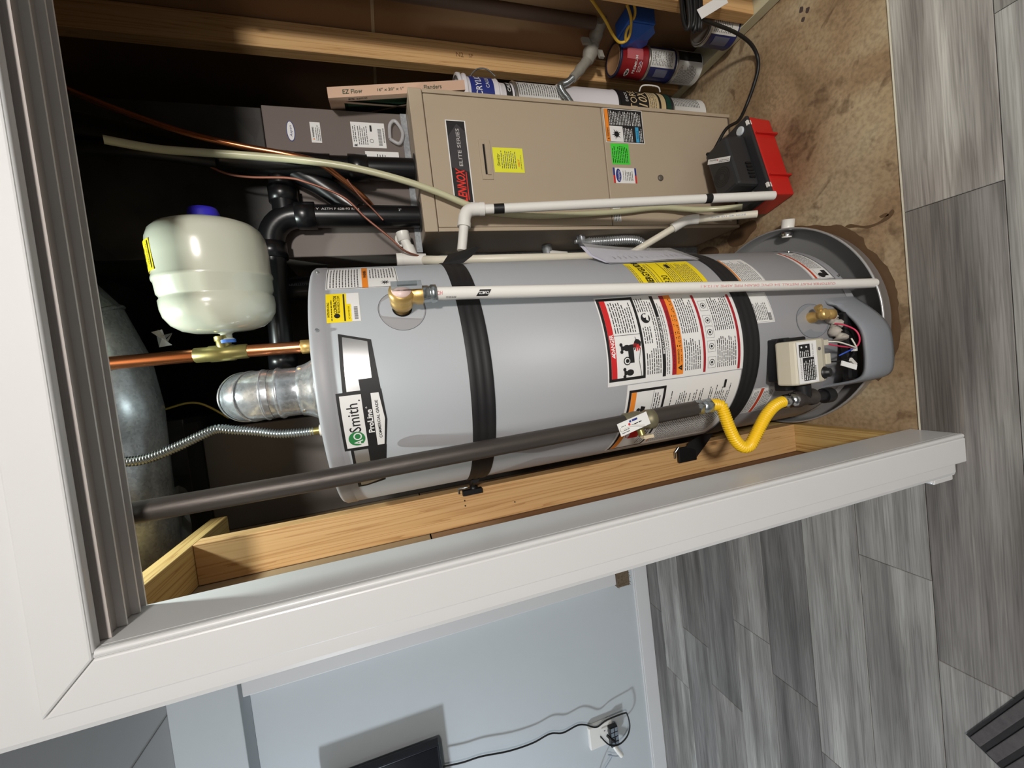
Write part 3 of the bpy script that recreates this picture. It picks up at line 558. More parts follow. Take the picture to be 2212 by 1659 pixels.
# lower fittings
p = Print(hmap, .01); p.disc(S(5.9), .284, .052, GREYD, 0, .064, 40); p.ring(S(5.9), .284, .052, .0012, MATS['seam_grey'], 1, .064, 40); p.build('drain_collar', wh)
dn = (hp(6.5, .28) - Vector((HX, HY, .28))).normalized(); dc = hp(7.5, .291)
dv = part(B().lathe([(.016, 0), (.016, .012), (.0125, .016), (.0125, .03), (.016, .031), (.016, .046), (.011, .05)], dc, dn, BRASS, 24), 'drain_valve', wh, 'small brass drain valve')
part(B().lathe([(.0125, 0), (.0135, .01), (.0125, .013), (.0148, .016), (.0148, .034), (.0112, .0345), (.0112, .02)], dc + dn * .034, (-.05, -.25, -1), BRASS, 24, False), 'hose_outlet', dv)
part(B().tube([dc + dn * .03, dc + dn * .034 + Vector((.022, -.002, .014))], .0085, BRASS, 14).tube([dc + dn * .034 + Vector((.019, -.002, .012)), dc + dn * .034 + Vector((.025, -.002, .016))], .0105, BRASS, 8), 'packing_nut', dv)
# gas control
gv = part(B().box((-.128, .868, .352), (-.008, .905, .465), BLK).box((-.155, .862, .366), (-.12, .9, .45), BLK).box((-.03, .852, .43), (-.006, .9, .452), BLK), 'gas_control', wh, 'cream gas control with black mounting body', .004)
CREAM = M('control_cream', (204, 198, 178), .45, var=.03)
hs = B()
prof = [(.866, .478), (.826, .474), (.812, .466), (.8085, .412), (.8125, .374), (.824, .347), (.866, .343)]
def vx(y, k): return (-.132 + (.002 if y > .82 else 0)) if k == 0 else -.014
V = [(-.1365, y, z) for y, z in prof] + [(-.0175, y, z - .003) for y, z in prof]; n7 = len(prof)
hs.add(V, [tuple(range(n7)), tuple(range(2 * n7 - 1, n7 - 1, -1))] + [(i, i + n7, (i + 1) % n7 + n7, (i + 1) % n7) for i in range(n7)], CREAM)
ho = part(hs, 'housing', gv, None, .006)
p = Print(lambda x, y, h: (x, .8101 - (y - .41) * -.06 * 0 - h - .0012 + (.466 - y) * -.0648 + .0030, y)); p.h = .0006
p.rect(-.1325, .399, -.0215, .4645, PAPER, 1); p.rect(-.0625, .4215, -.0285, .4575, INK, 2); p.para(-.061, .4555, -.044, 5, .0062, PAPER, 3); p.disc(-.036, .45, .0028, PAPER, 3, n=8); p.disc(-.036, .434, .0028, PAPER, 3, n=8)
p.rect(-.126, .4105, -.0645, .448, INK, 2); p.para(-.124, .446, -.067, 6, .006, PAPER, 3); p.text('STATUS LIGHT CODE', -.092, .4545, .0038, INK, .055, layer=2); p.text('4" W.C. OUTLET', -.046, .4125, .004, INK, .034, layer=2)
for k in range(12): p.rect(-.12 + k * .0028, .4055, -.12 + k * .0028 + .0015, .4095, INK, 2)
p.build('control_label', gv, 'white label with black panels')
part(B().lathe([(.0175, 0), (.0165, .006), (.0125, .0075), (.0118, .016), (.0105, .0175)], (-.112, .817, .368), (0, -1, -.3), BLK, 24), 'knob', gv, 'black dial')
part(B().lathe([(.0045, 0), (.0045, .003)], (-.045, .8115, .385), (0, -1, -.12), INKG, 12), 'light_hole', gv)
part(B().box((-.092, .822, .327), (-.062, .85, .346), CREAM), 'wire_port', gv, None, .002); part(B().box((-.04, .826, .325), (-.024, .85, .346), CREAM), 'wire_port', gv, None, .002)
# shroud over the burner
sh = B(); plan = [hp(17.5, 0, HR + .001).xy, hp(15.2, 0, HR + .008).xy, Vector((.058, .868)), Vector((.032, .845)), Vector((.008, .829)), Vector((-.02, .8185)), Vector((-.06, .8155)), Vector((-.105, .8165)), Vector((-.135, .822)), Vector((-.152, .836)), Vector((-.163, .868)), hp(-36, 0, HR + .001).xy]
P2 = [Vector((x, y, 0)) for x, y in plan]; P2 = spline(P2, 4)
z0s, z1s = .082, .196
secs = []
for i, q in enumerate(P2):
    t = i / (len(P2) - 1); top = z1s + (.018 if t < .12 else 0) + .0 ; inn = Vector((HX, HY, 0)) - q; inn.normalize()
    rim = [(inn * .012, z0s), (inn * .0, z0s), (-inn * .002, z0s + .016), (-inn * .0035, z0s + .02), (-inn * .0035, top - .02), (-inn * .002, top - .016), (inn * .0, top - .002), (inn * .004, top), (inn * .012, top - .004), (inn * .012, z0s + .002)]
    secs.append([q + d + Vector((0, 0, z)) for d, z in rim])
sh.sweep(None, secs, GREYD)
so = part(sh, 'burner_shroud', wh, 'moulded grey plastic shroud around the burner')
part(B().box((-.15, .86, .085), (.05, .885, .2), BLK), 'burner_door', wh, 'black burner opening', .006)
fl_ = B(); rr = random.Random(5)
blob = [Vector((.045 - .011 * k, .889 - .0025 * k, .215 + .008 * math.sin(k * 1.7))) for k in range(8)]
fl_.tube(spline(blob, 3), [.006 + .011 * abs(math.sin(k * .55 + .4)) + rr.random() * .004 for k in range(22)], FLUFF, 10); part(fl_, 'insulation', wh, 'tuft of grey insulation wool')
WR = {'red': M('wire_pink', (214, 58, 92), .45), 'white': M('wire_white', (228, 226, 214), .45), 'blue': M('wire_blue', (44, 84, 190), .45), 'black': CORD}
for col, pts in (('red', [(.018, .872, .23), (.012, .852, .225), (-.004, .838, .205), (-.022, .83, .2), (-.042, .832, .196), (-.056, .842, .2), (-.05, .838, .255), (-.036, .833, .325)]), ('white', [(-.03, .834, .33), (-.034, .828, .29), (-.05, .83, .235), (-.058, .836, .205), (-.046, .846, .195), (-.03, .85, .2)]), ('blue', [(-.062, .846, .205), (-.066, .84, .235), (-.075, .85, .255)]), ('black', [(-.085, .848, .33), (-.09, .84, .26), (-.075, .84, .21), (-.04, .86, .2)])):
    part(B().tube(spline(pts, 6), .0022, WR[col], 8), 'wire', wh, {'red': 'pink', 'white': 'white', 'blue': 'blue', 'black': 'black'}[col] + ' wire')
part(B().box((-.068, .838, .196), (-.055, .85, .207), PVC), 'connector', wh, 'white wire connector', .001)
part(B().obox((-.104, .826, .255), ((.4, .2, 1), (1, 0, -.4), (0, 1, 0)), (.024, .007, .0015), PAPER).obox((-.098, .832, .228), ((.5, -.2, .8), (1, 0, -.6), (0, 1, 0)), (.019, .005, .003), PVC), 'tie_tag', wh, 'white folded tag')
# pan
dpn = thing('drain_pan', (.032, 1.216, 0), 'round aluminium drain pan under the grey water heater', 'drain pan')
PANM = M('pan_aluminium', (190, 190, 190), .3, .5, var=.1, scale=6)
part(B().lathe([(.02, .006), (.35, .006), (.356, .012), (.3605, .056), (.3625, .0585), (.3655, .0585), (.3672, .056), (.3672, .052), (.3635, .05), (.359, .01), (.352, .001), (.02, .001)], (.032, 1.216, 0), (0, 0, 1), PANM, 96, False), 'tray', dpn)
fd = Vector((.97, -.2, 0)).normalized(); fc = Vector((.032, 1.216, .035)) + fd * .352
part(B().lathe([(.0215, -.012), (.0215, .001), (.014, .002)], fc, fd, CHROME, 8).lathe([(.0165, -.018), (.0165, -.01)], fc, fd, PVC, 20), 'bulkhead_nut', dpn)
part(B().lathe([(.021, .012), (.021, .045), (.016, .0455), (.0155, .02)], fc, fd, PVC, 24, False), 'drain_adapter', dpn, 'white threaded drain adapter')
# straps
def strap(z0, z1, th0, th1, label):
    s = thing('tie_down_strap', hp(0, (z0 + z1) / 2, HR), label, 'strap', 'black straps around the water heater')
    b = B(); n = 60; secs = []
    for i in range(n + 1):
        th = th0 + (th1 - th0) * i / n; sec = []
        for k in range(13): t = k / 12; sec.append(hp(th, z0 + (z1 - z0) * t, HR + .0022 + .0009 * (1 if k % 4 in (1, 2, 3) else -1)))
        secs.append(sec)
    b.sweep(None, secs, BLACK); b.sweep(None, [[hp(th0 + (th1 - th0) * i / n, z, HR + .0028) for z in (z0, z0 - .0002)] for i in range(n + 1)], BLACK)
    part(b, 'band', s); return s
s1 = strap(1.272, 1.328, -78, 82, 'upper black strap around the heater, above the white safety sheets')
part(B().add([hp(66, 1.272, HR + .004), hp(66, 1.328, HR + .004), (.325, 1.115, 1.302), (.3425, 1.105, 1.225), (.338, 1.1, 1.213), (.31, 1.085, 1.244)], [(0, 1, 2, 3, 4, 5)], BLACK), 'loose_end', s1)
part(B().tube([hp(-76, 1.30, HR + .003), (-.325, 1.172, 1.302), (-.338, 1.172, 1.30)], [.012, .009, .012], BLK, 10).box((-.352, 1.158, 1.278), (-.338, 1.1755, 1.335), BLK).tube([(-.33, 1.165, 1.318), (-.33, 1.165, 1.345), (-.345, 1.168, 1.345)], .003, STEEL, 8), 'buckle', s1)
s2 = strap(.494, .553, -50, 82, 'lower black strap around the heater, below the white safety sheets')
b = B(); A0 = [hp(-50 - 5 * k, .553 - .0015 * k * k * .9, HR + .003) for k in range(7)]; A1 = [hp(-50 - 5 * k, .494 - .0015 * k * k * .9, HR + .003) for k in range(7)]
A0 += [Vector((-.325, 1.158, .545)), Vector((-.375, 1.17, .585))]; A1 += [Vector((-.33, 1.15, .47)), Vector((-.385, 1.168, .512))]
b.sweep(None, [[a, c_] for a, c_ in zip(A0, A1)], BLACK); part(b, 'tail', s2)
part(B().box((-.392, 1.162, .515), (-.34, 1.1755, .588), BLK).tube([(-.335, 1.158, .59), (-.35, 1.16, .604), (-.372, 1.168, .6)], .0035, STEEL, 8), 'bracket', s2, None, .003)
# manuals in a plastic sleeve stuck to the right of the heater
mp_ = thing('manual_packet', hp(64, .56, HR + .01), 'clear plastic sleeve of paper manuals stuck on the right of the heater', 'papers')
def sheet(name, off, mt, tilt=0, sh_=0):
    b = B(); secs = []
    for i in range(7):
        t = i / 6; z = .575 + .31 * t + sh_; secs.append([hp(55 - tilt, z - .02 * (1 - 0), HR + .004 + off * .5 + .002 * math.sin(t * 6)), hp(64, z + .006, HR + .006 + off + .006 * math.sin(t * 3.1)), hp(72, z + .014, HR + .008 + off * 1.5 + .02 * t * t)])
    b.sweep(None, secs, mt); return part(b, name, mp_)
sheet('booklet', 0, PAPER); sheet('booklet', .006, M('paper_lilac', (206, 206, 220), .6), 0, .012); o = sheet('sleeve', .011, FILM, 1, .004)
p = Print(lambda x, y, h: hp(55 + x, y, HR + .0195 + .0008 * x + h)); p.para(3, .9, 14, 5, .012, INKG, 1); p.b = B(); 
pk = B(); rng2 = random.Random(2)
for i in range(14): z = .6 + i * .018; pk.add([hp(58, z, HR + .0112), hp(61.5 + rng2.random(), z + .002, HR + .0135), hp(61.5, z + .004, HR + .0135), hp(58, z + .003, HR + .0112)], [(0, 1, 2, 3)], INKG)
part(pk, 'print', mp_)
# ------------------------------------------------------------------ pipes to the heater
gp = thing('gas_pipe', (-.165, .86, .71), 'black iron gas pipe running down in front of the heater', 'pipe')
part(B().tube([(-.1745, .86, 2.6), (-.1735, .86, 1.64), (-.164, .86, .985), (-.163, .86, .93)], .0192, IRON, 20), 'pipe', gp)
part(B().lathe([(.0195, .012), (.0225, .008), (.0225, -.012), (.024, -.016), (.024, -.03), (.021, -.036), (.021, -.05), (.0245, -.052), (.0245, -.07), (.02, -.074)], (-.1635, .86, .962), (.03, 0, 1), M('weathered_brass', (122, 116, 92), .5, .5, var=.25, scale=60), 16), 'shut_off_valve', gp, 'dull brass gas cock')
vb = [c_ for c_ in gp.children if c_.name.startswith('shut')][0]
part(B().tube([(-.172, .862, .932), (-.2, .853, .93)], .009, BRASSD, 10).obox((-.204, .851, .918), ((0, 0, 1), (1, .3, 0), (0, 1, 0)), (.014, .004, .008), M('handle_cream', (206, 190, 160), .5)), 'handle', vb)
part(B().tube([(-.1605, .86, .895), (-.158, .86, .76)], .0192, IRON, 20), 'nipple', gp)
# tag zip-tied to the valve
gt = thing('service_tag', (-.166, .835, .95), 'white paper service tag zip tied to the black gas pipe', 'tag')
ta = Vector((.23, 0, -1)).normalized(); tb = Vector((1, .1, .23)).normalized(); tn = ta.cross(tb).normalized()
if tn.y > 0: tn = -tn
tc_ = Vector((-.1655, .834, .962))
part(B().obox(tc_, (ta, tb, tn), (.042, .0155, .0004), PAPER), 'card', gt)
p = Print(lambda x, y, h: tc_ + ta * x + tb * y + tn * (.0006 + h)); p.para(-.01, .012, .02, 1, .008, BLUE, 1, bar=.6); p.para(-.012, .001, .026, 1, .006, INK); p.disc(-.012, .004, .003, RED, 1, n=10); p.para(-.038, -.004, -.014, 2, .005, INKG); p.para(-.034, .006, -.02, 1, .004, INKG); p.build('print', gt)
part(B().tube(spline([tc_ + ta * -.036 + tn * .002, tc_ + ta * -.01 + tn * .006, tc_ + ta * .022 - tb * .012 + tn * .006], 5), .0018, PVC, 8).tube([tc_ + ta * -.037 + tn * .001, tc_ + ta * -.037 + tn * .006], .0045, PVC, 8), 'zip_tie', gt)
gc = thing('gas_connector', (-.17, .86, .46), 'bright yellow flexible gas connector looping to the gas control', 'gas hose')
STEELN = STEEL
part(B().lathe([(.021, .03), (.021, .013), (.0185, .012), (.0185, .007), (.0205, .006), (.0205, -.018), (.0165, -.02)], (-.1575, .86, .735), (.01, 0, 1), STEELN, 6), 'flare_nut', gc, 'grey hex nuts')
yl = spline([(-.157, .86, .72), (-.157, .858, .699), (-.163, .855, .685), (-.188, .853, .678), (-.2225, .852, .668), (-.258, .852, .652), (-.279, .852, .63), (-.279, .852, .607), (-.262, .853, .588), (-.236, .853, .566), (-.21, .854, .541), (-.19, .855, .512), (-.181, .856, .485), (-.18, .857, .462)], 10)
part(corrugated(B(), yl, .0140, .0016, .0062, YELF, 16), 'hose', gc)
part(B().lathe([(.0165, .024), (.019, .02), (.019, .004), (.0165, .003), (.0165, -.003), (.0205, -.004), (.0205, -.02)], (-.18, .857, .45), (0, 0, 1), CHROME, 8), 'flare_nut', gc, 'bright steel flare nut')
dl = thing('drip_leg', (-.18, .858, .29), 'short black iron tee and drip leg beside the gas control', 'pipe fitting')
part(B().lathe([(.0225, .055), (.0235, .04), (.0205, .036), (.0205, 0), (.0235, -.004), (.0235, -.016)], (-.1805, .858, .376), (0, 0, 1), IRON, 20).tube([(-.18, .858, .395), (-.142, .858, .398)], [.0205, .0225], BLK, 18), 'tee', dl)
part(B().tube([(-.181, .858, .362), (-.184, .858, .305)], .0165, BLK, 18), 'nipple', dl); part(B().lathe([(.0215, .02), (.0225, 0), (.0215, -.008), (.012, -.011)], (-.184, .858, .3), (0, 0, 1), BLK, 18), 'cap', dl)
# copper line with the expansion tank
cp = thing('copper_pipe', (.12, 1.2, 1.66), 'bright copper water pipe rising from the top of the heater', 'pipe')
part(B().tube([(.119, 1.2, 2.6), (.12, 1.2, 1.935)], .0158, COPPER, 20), 'pipe', cp); part(B().tube([(.12, 1.2, 1.845), (.118, 1.2, 1.7)], .0158, COPPER, 20), 'pipe', cp)
part(B().lathe([(.0165, .06), (.0185, .058), (.0185, .03), (.0205, .026), (.0205, -.026), (.0185, -.03), (.0185, -.056), (.0165, -.058)], (.12, 1.2, 1.889), (0, 0, 1), BRASSD, 24).lathe([(.0165, 0), (.0165, .03), (.019, .032), (.019, .042)], (.12, 1.2, 1.882), (1, 0, .05), BRASSD, 20), 'tee', cp, 'brass tee')
part(B().lathe([(.0165, .012), (.0185, .01), (.0185, -.012), (.0165, -.014)], (.118, 1.2, 1.697), (0, 0, 1), BRASS, 6).tube([(.118, 1.2, 1.69), (.118, 1.2, 1.642)], .0145, STEEL, 16), 'union_nut', cp, 'brass hex nut')
et = thing('expansion_tank', (.165, 1.2, 1.878), 'cream expansion tank lying sideways off the copper pipe', 'tank')
ea = Vector((1, -.09, .01)).normalized(); e0 = Vector((.149, 1.199, 1.874))
tankp = [(.0165, .0), (.0165, .006), (.0125, .008), (.0125, .018), (.018, .021), (.027, .022), (.062, .024), (.086, .031), (.105, .045), (.117, .065), (.1205, .084), (.1205, .104), (.117, .109), (.117, .113), (.121, .119), (.122, .146), (.1245, .15), (.125, .154), (.1245, .158), (.1222, .163), (.1235, .205), (.1235, .228), (.121, .248), (.1135, .266), (.101, .278), (.082, .286), (.055, .2915), (.001, .294)]
part(B().lathe(tankp, e0, ea, TANKM, 72, False), 'shell', et)
part(B().lathe([(.0185, -.004), (.0185, .0045)], e0, ea, M('blue_tape', (70, 120, 210), .5), 18), 'thread_tape', et)
part(B().lathe([(.034, .288), (.0325, .312), (.0285, .322), (.001, .323)], e0, ea, BLUEP, 28), 'valve_cap', et, 'blue plastic cap')
def emap(x, y, h):        # x along axis, y around
    up = Vector((0, 0, 1)); up = (up - ea * up.dot(ea)).normalized(); fr = up.cross(ea).normalized()
    if fr.y > 0: fr = -fr
    a = (.2 - y) / .1235; return e0 + ea * x + (fr * math.sin(a) + up * math.cos(a)) * (.1238 + h)
p = Print(emap)
for i in range(10): y0 = .1 + i * .009; p.rect(.168, y0, .235, y0 + .009, YEL, 1)
p.frame(.172, .106, .231, .186, .003, INK, 3); p.para(.178, .172, .226, 5, .009, INK, 3); p.text('WARNING', .202, .117, .007, INK, .045, layer=3); p.build('warning_label', et, 'yellow warning label')
# flue
fp = thing('flue_pipe', (HX, HY, 1.645), 'shiny galvanised flue pipe with draft hood on top of the heater', 'flue pipe')
part(B().lathe([(.082, 1.672), (.0835, 1.675), (.0835, 1.679), (.079, 1.688), (.0725, 1.7), (.0685, 1.712), (.067, 1.722), (.064, 1.723)], (HX, HY, 0), (0, 0, 1), GALV, 48, False), 'draft_hood', fp)
for a in (50, 170, 290): part(B().obox(hp(a, 1.658, .078), ((math.sin(R(a)), -math.cos(R(a)), 0), (math.cos(R(a)), math.sin(R(a)), 0), (0, 0, 1)), (.001, .006, .018), GALV), 'hood_leg', fp)
part(B().lathe([(.0635, 1.716), (.0635, 1.763), (.0665, 1.766), (.0675, 1.77), (.0665, 1.774), (.0635, 1.777), (.0635, 1.806)], (HX, HY, 0), (0, 0, 1), GALV, 48, False), 'collar', fp)
pts = [(HX, HY, 1.79), (HX, HY, 1.802)]; rad = [.0645, .0645]
for k, a in enumerate((0, 22, 44, 66, 88)):
    cc = Vector((HX, HY + .066, 1.802)); q = cc + Vector((0, -math.cos(R(a)), math.sin(R(a)))) * .066; pts.append(tuple(q)); rad.append(.0645)
pts += [(HX, HY + .2, 1.873), (HX, HY + .4, 1.885)]; rad += [.0645, .064]
part(B().tube(pts, rad, GALV, 40, False), 'elbow', fp)
for a in (2, 30, 60):
    cc = Vector((HX, HY + .066, 1.802)); q = cc + Vector((0, -math.cos(R(a)), math.sin(R(a)))) * .066; t = Vector((0, math.sin(R(a)), math.cos(R(a)))); part(B().lathe([(.0645, -.003), (.0668, -.0015), (.0668, .0015), (.0645, .003)], q, t, GALV, 40, False), 'seam_bead', fp)
for th in (55, -50): part(B().lathe([(.004, 0), (.004, .003)], hp(th, 1.714, .0665), (math.sin(R(th)), -math.cos(R(th)), 0), CHROME, 8), 'screw', fp)
fx = thing('flexible_conduit', (-.107, 1.2, 1.645), 'corrugated steel conduit snaking up from the top left of the heater', 'conduit')
part(corrugated(B(), spline([(-.108, 1.2, 1.705), (-.107, 1.2, 1.74), (-.102, 1.2, 1.79), (-.088, 1.2, 1.84), (-.077, 1.2, 1.89), (-.069, 1.2, 1.925), (-.08, 1.2, 1.962), (-.098, 1.2, 2.01), (-.114, 1.2, 2.06), (-.119, 1.2, 2.1), (-.114, 1.2, 2.15), (-.105, 1.2, 2.25), (-.1, 1.2, 2.6)], 8), .0107, .0016, .0064, STEEL, 14), 'hose', fx)
part(B().tube([(-.1085, 1.2, 1.712), (-.1085, 1.2, 1.686)], .0105, BRASSD, 14).tube([(-.1085, 1.2, 1.69), (-.1085, 1.2, 1.642)], .0155, PVC, 14), 'end_fitting', fx, 'white nipple')
# big round duct crossing above
rd = thing('round_duct', (.0, 1.4, 2.06), 'large round galvanised duct elbow high behind the copper pipe', 'duct')
dpts = [(-.44, 1.4, 2.296), (-.2, 1.4, 2.29), (0, 1.4, 2.284), (.12, 1.385, 2.289), (.225, 1.355, 2.31), (.31, 1.335, 2.365), (.355, 1.33, 2.45), (.365, 1.33, 2.63)]
part(B().tube(dpts, .157, GALV, 56, False), 'elbow_body', rd)
for i in (3, 4, 5, 6):
    t = (Vector(dpts[i + 1 if i < 7 else 7]) - Vector(dpts[i - 1])).normalized(); part(B().lathe([(.157, -.006), (.162, -.003), (.162, .003), (.157, .006)], dpts[i], t, GALV, 56, False), 'gore_seam', rd)
pkx = B(); r3 = random.Random(9); pkx.add([(.19 + r3.uniform(-.03, .03), 1.36 + r3.uniform(-.02, .02), 2.075 + r3.uniform(-.028, .028)) for _ in range(14)], [(0, 1, 2), (2, 3, 4), (4, 5, 6), (6, 7, 8), (8, 9, 10), (10, 11, 12), (1, 4, 7), (3, 6, 9), (5, 8, 13)], FILM); part(pkx, 'tape_scrap', rd, 'crumpled scrap of clear tape')
# ================================================================== FURNACE SIDE
FX0, FX1, FY, FT = .478, .943, 1.37, 1.323
fn = thing('furnace', (.71, 1.7, 0), 'beige gas furnace cabinet to the right of the water heater', 'furnace')
part(B().box((FX0, FY + .012, .01), (FX1, 2.09, FT), BEIGE), 'cabinet', fn, None, .004)
part(B().box((FX0 - .0015, FY, 1.279), (FX1 + .0015, FY + .03, FT + .0008), BEIGE), 'top_rail', fn, None, .003)
part(B().box((FX0 + .013, FY + .002, .6175), (FX1 - .013, FY + .02, 1.2765), BEIGE), 'upper_panel', fn, 'upper access panel', .003)
part(B().box((FX0 + .013, FY + .002, .018), (FX1 - .013, FY + .02, .6145), BEIGE), 'lower_panel', fn, 'lower access panel', .003)
for x0, x1 in ((FX0 - .0015, FX0 + .0115), (FX1 - .0115, FX1 + .0015)): part(B().box((x0, FY, .008), (x1, FY + .03, 1.2775), BEIGE), 'corner_post', fn, None, .002)
part(B().box((FX0 + .012, FY + .012, .0), (FX1 - .012, FY + .03, .02), BEIGED), 'toe_gap', fn)
fm = lambda x, y, h: (x, FY + .0016 - h, y)
def fprint(): q = Print(fm); q.h = .0005; return q
p = fprint(); p.rect(.571, 1.1445, .8475, 1.2135, PAPER, 0); p.poly([(.5745, 1.1485), (.8445, 1.1485), (.8445, 1.21), (.5745, 1.21)], INK, 1); p.poly([(.676, 1.1485), (.81, 1.1485), (.835, 1.176), (.792, 1.21), (.69, 1.21)], M('nameplate_grey', (58, 56, 58), .5), 2)
LRED = M('nameplate_red', (226, 52, 40), .45)
p.text('LENNOX', .6325, 1.183, .03, LRED, .105, bold=.025, slant=.22, layer=3); p.rect(.582, 1.1605, .676, 1.1635, LRED, 3); p.text('ELITE SERIES', .757, 1.176, .0125, M('nameplate_text', (186, 182, 180), .5), .125, bold=.01, layer=3)
p.build('nameplate', fn, 'black nameplate with red letters')
part(B().box((.652, FY - .002, 1.066), (.786, FY + .004, 1.107), BEIGE), 'handle_plate', fn, None, .002)
hd = [o for o in fn.children if o.name.startswith('handle_plate')][0]
part(B().box((.668, FY - .0035, 1.088), (.77, FY - .0015, 1.094), DARKV).prism([(0, 0), (.106, 0), (.106, .012), (0, .012)], (.666, FY - .0022, 1.075), (1, 0, 0), (0, 0, 1), (0, -1, 0), .004, BEIGE), 'finger_slot', hd)
p = fprint(); p.rect(.6785, .949, .7635, 1.0595, YEL2, 0); p.text('Smitty', .721, 1.043, .011, INK, .042, slant=.3); p.para(.692, 1.031, .757, 8, .0072, INKG); p.text('FIRST', .712, .968, .007, ORG, .026, bold=.02, slant=.3); p.para(.69, .96, .75, 1, .005, INKG); p.build('yellow_notice', fn, 'lemon yellow notice sticker')
p = fprint(); p.rect(.803, .4385, .9295, .608, PAPER, 0); p.rect(.8055, .441, .927, .6055, INK, 1); p.rect(.8065, .589, .926, .6045, ORG, 2); p.text('WARNING', .84, .597, .0075, INK, .034, bold=.01, layer=3); p.poly([(.813, .5925), (.82, .5925), (.8165, .6015)], INK, 3); p.rect(.8065, .531, .8645, .588, PAPER, 2)
for k in range(11): a = k * 360 / 11; rr_ = .022 if k % 2 else .016; p.poly([(.834 + .007 * math.cos(R(a - 25)), .56 + .007 * math.sin(R(a - 25))), (.834 + rr_ * math.cos(R(a)), .56 + rr_ * math.sin(R(a))), (.834 + .007 * math.cos(R(a + 25)), .56 + .007 * math.sin(R(a + 25)))], INK, 3)
p.disc(.834, .56, .0085, INK, 3); p.para(.869, .585, .9245, 14, .0068, PAPER, 2); p.para(.8085, .527, .8635, 6, .0068, PAPER, 2); p.rect(.8065, .461, .8645, .4755, CYAN, 2); p.text('NOTICE', .836, .468, .0062, INK, .03, layer=3); p.para(.8085, .457, .8635, 2, .0066, PAPER, 2); p.para(.869, .487, .9245, 6, .0068, PAPER, 2)
p.build('warning_label', fn, 'black warning label with orange bar')
p = fprint(); p.rect(.7215, .512, .7995, .5905, NEON, 0); p.para(.727, .586, .794, 9, .0078, INK); p.build('green_notice', fn, 'neon green notice sticker')
p = fprint(); p.rect(.6505, .49, .7085, .592, PAPER, 0); p.rect(.6505, .5835, .68, .592, RED, 1); p.rect(.68, .5835, .7085, .592, BLUE, 1); p.rect(.6505, .49, .68, .4975, RED, 1); p.rect(.68, .49, .7085, .4975, BLUE, 1); p.disc(.6795, .569, .0255, BLUE, 1, .0115); p.text('Kingsley', .6795, .569, .0085, PAPER, .038, slant=.25, layer=2); p.text('Service Record', .68, .549, .004, INK, .034); p.para(.66, .54, .7, 5, .0075, INKG); p.build('service_sticker', fn, 'white service sticker with blue oval')
p = fprint(); p.rect(.506, .577, .5585, .609, PAPER, 0); p.para(.508, .606, .556, 4, .007, INK); p.build('small_label', fn)
p = fprint(); p.rect(.691, 1.288, .763, 1.3075, PAPER, 0); p.para(.697, 1.302, .75, 2, .007, INKG); p.build('paper_strip', fn)
part(B().lathe([(.0125, 0), (.0115, .004), (.009, .006), (.004, .0065)], (.674, FY + .002, .381), (0, -1, 0), M('dull_latch', (110, 104, 96), .5, .4, var=.3), 18), 'latch', fn)
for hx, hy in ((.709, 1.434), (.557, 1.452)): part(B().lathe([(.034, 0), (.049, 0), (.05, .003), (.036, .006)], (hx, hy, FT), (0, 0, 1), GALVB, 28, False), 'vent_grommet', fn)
# return air boot at the side of the furnace
rb = thing('return_duct', (.4, 1.9, 0), 'mottled galvanised return duct behind the furnace side', 'duct')
part(B().box((.35, 1.63, .0), (FX0 - .002, 2.3, 1.245), GALVD), 'box', rb); part(B().box((.345, 1.625, .9), (FX0 - .002, 1.63, .915), GALV), 'drive_cleat', rb)
# evaporator coil case and plenum
cc_ = thing('coil_case', (.69, 1.8, FT), 'dark taupe evaporator coil case on top of the furnace', 'coil case')
part(B().box((.444, 1.5, FT + .001), (.936, 2.08, 1.782), TAUPE), 'case', cc_, None, .003)
part(B().box((.447, 1.494, FT + .001), (.933, 1.5, FT + .022), GALVD), 'base_flange', cc_)
cm = lambda x, y, h: (x, 1.4994 - h, y)
def cprint(): q = Print(cm); q.h = .0006; return q
p = cprint(); p.disc(.856, 1.7035, .0335, BLUE, 0, .013); p.disc(.856, 1.7035, .031, PAPER, 1, .0108); p.text('Aspen', .856, 1.7035, .0075, BLUE, .036, slant=.2); p.build('maker_badge', cc_, 'white oval badge with blue rim')
p = cprint(); p.rect(.822, 1.612, .8895, 1.6435, PAPER, 0); p.text('WARNING', .856, 1.636, .0055, INK, .034, bold=.01); p.poly([(.831, 1.633), (.836, 1.633), (.8335, 1.64)], ORG, 2); p.para(.828, 1.628, .886, 3, .0055, INKG); p.build('warning_label', cc_)
p = cprint(); p.rect(.813, 1.404, .8985, 1.515, PAPER, 0); p.text('R', .82, 1.505, .01, INK, bold=.03); p.para(.832, 1.51, .892, 2, .0065, INK); p.para(.822, 1.494, .89, 5, .0068, INKG); p.rect(.868, 1.447, .889, 1.4535, INK, 1); p.ring(.836, 1.451, .0065, .0012, INK, 1)
for k in range(22): p.rect(.822 + k * .0026, 1.416, .822 + k * .0026 + (.0016 if k % 4 == 0 else .0009), 1.4285, INK, 1)
p.text('6015N0A278', .856, 1.4095, .0052, INK, .05); p.build('rating_label', cc_, 'white rating label with barcode')
p = cprint(); p.rect(.715, 1.366, .801, 1.4785, PAPER, 0); p.text('Aspen', .76, 1.458, .01, INK, .04, bold=.02); p.para(.73, 1.44, .795, 5, .0085, INKG); p.build('side_label', cc_)
fw = B(); secs = []
part(B().tube(spline([(.84, 1.488, 1.39), (.885, 1.484, 1.385), (.9, 1.484, 1.365), (.86, 1.484, 1.345), (.825, 1.486, 1.36), (.84, 1.488, 1.39)], 6), .006, FILM, 8), 'film_bubble', cc_, 'crinkled clear plastic film')
pl_ = thing('supply_plenum', (.69, 1.8, 1.783), 'dark sheet metal plenum above the coil case', 'plenum')
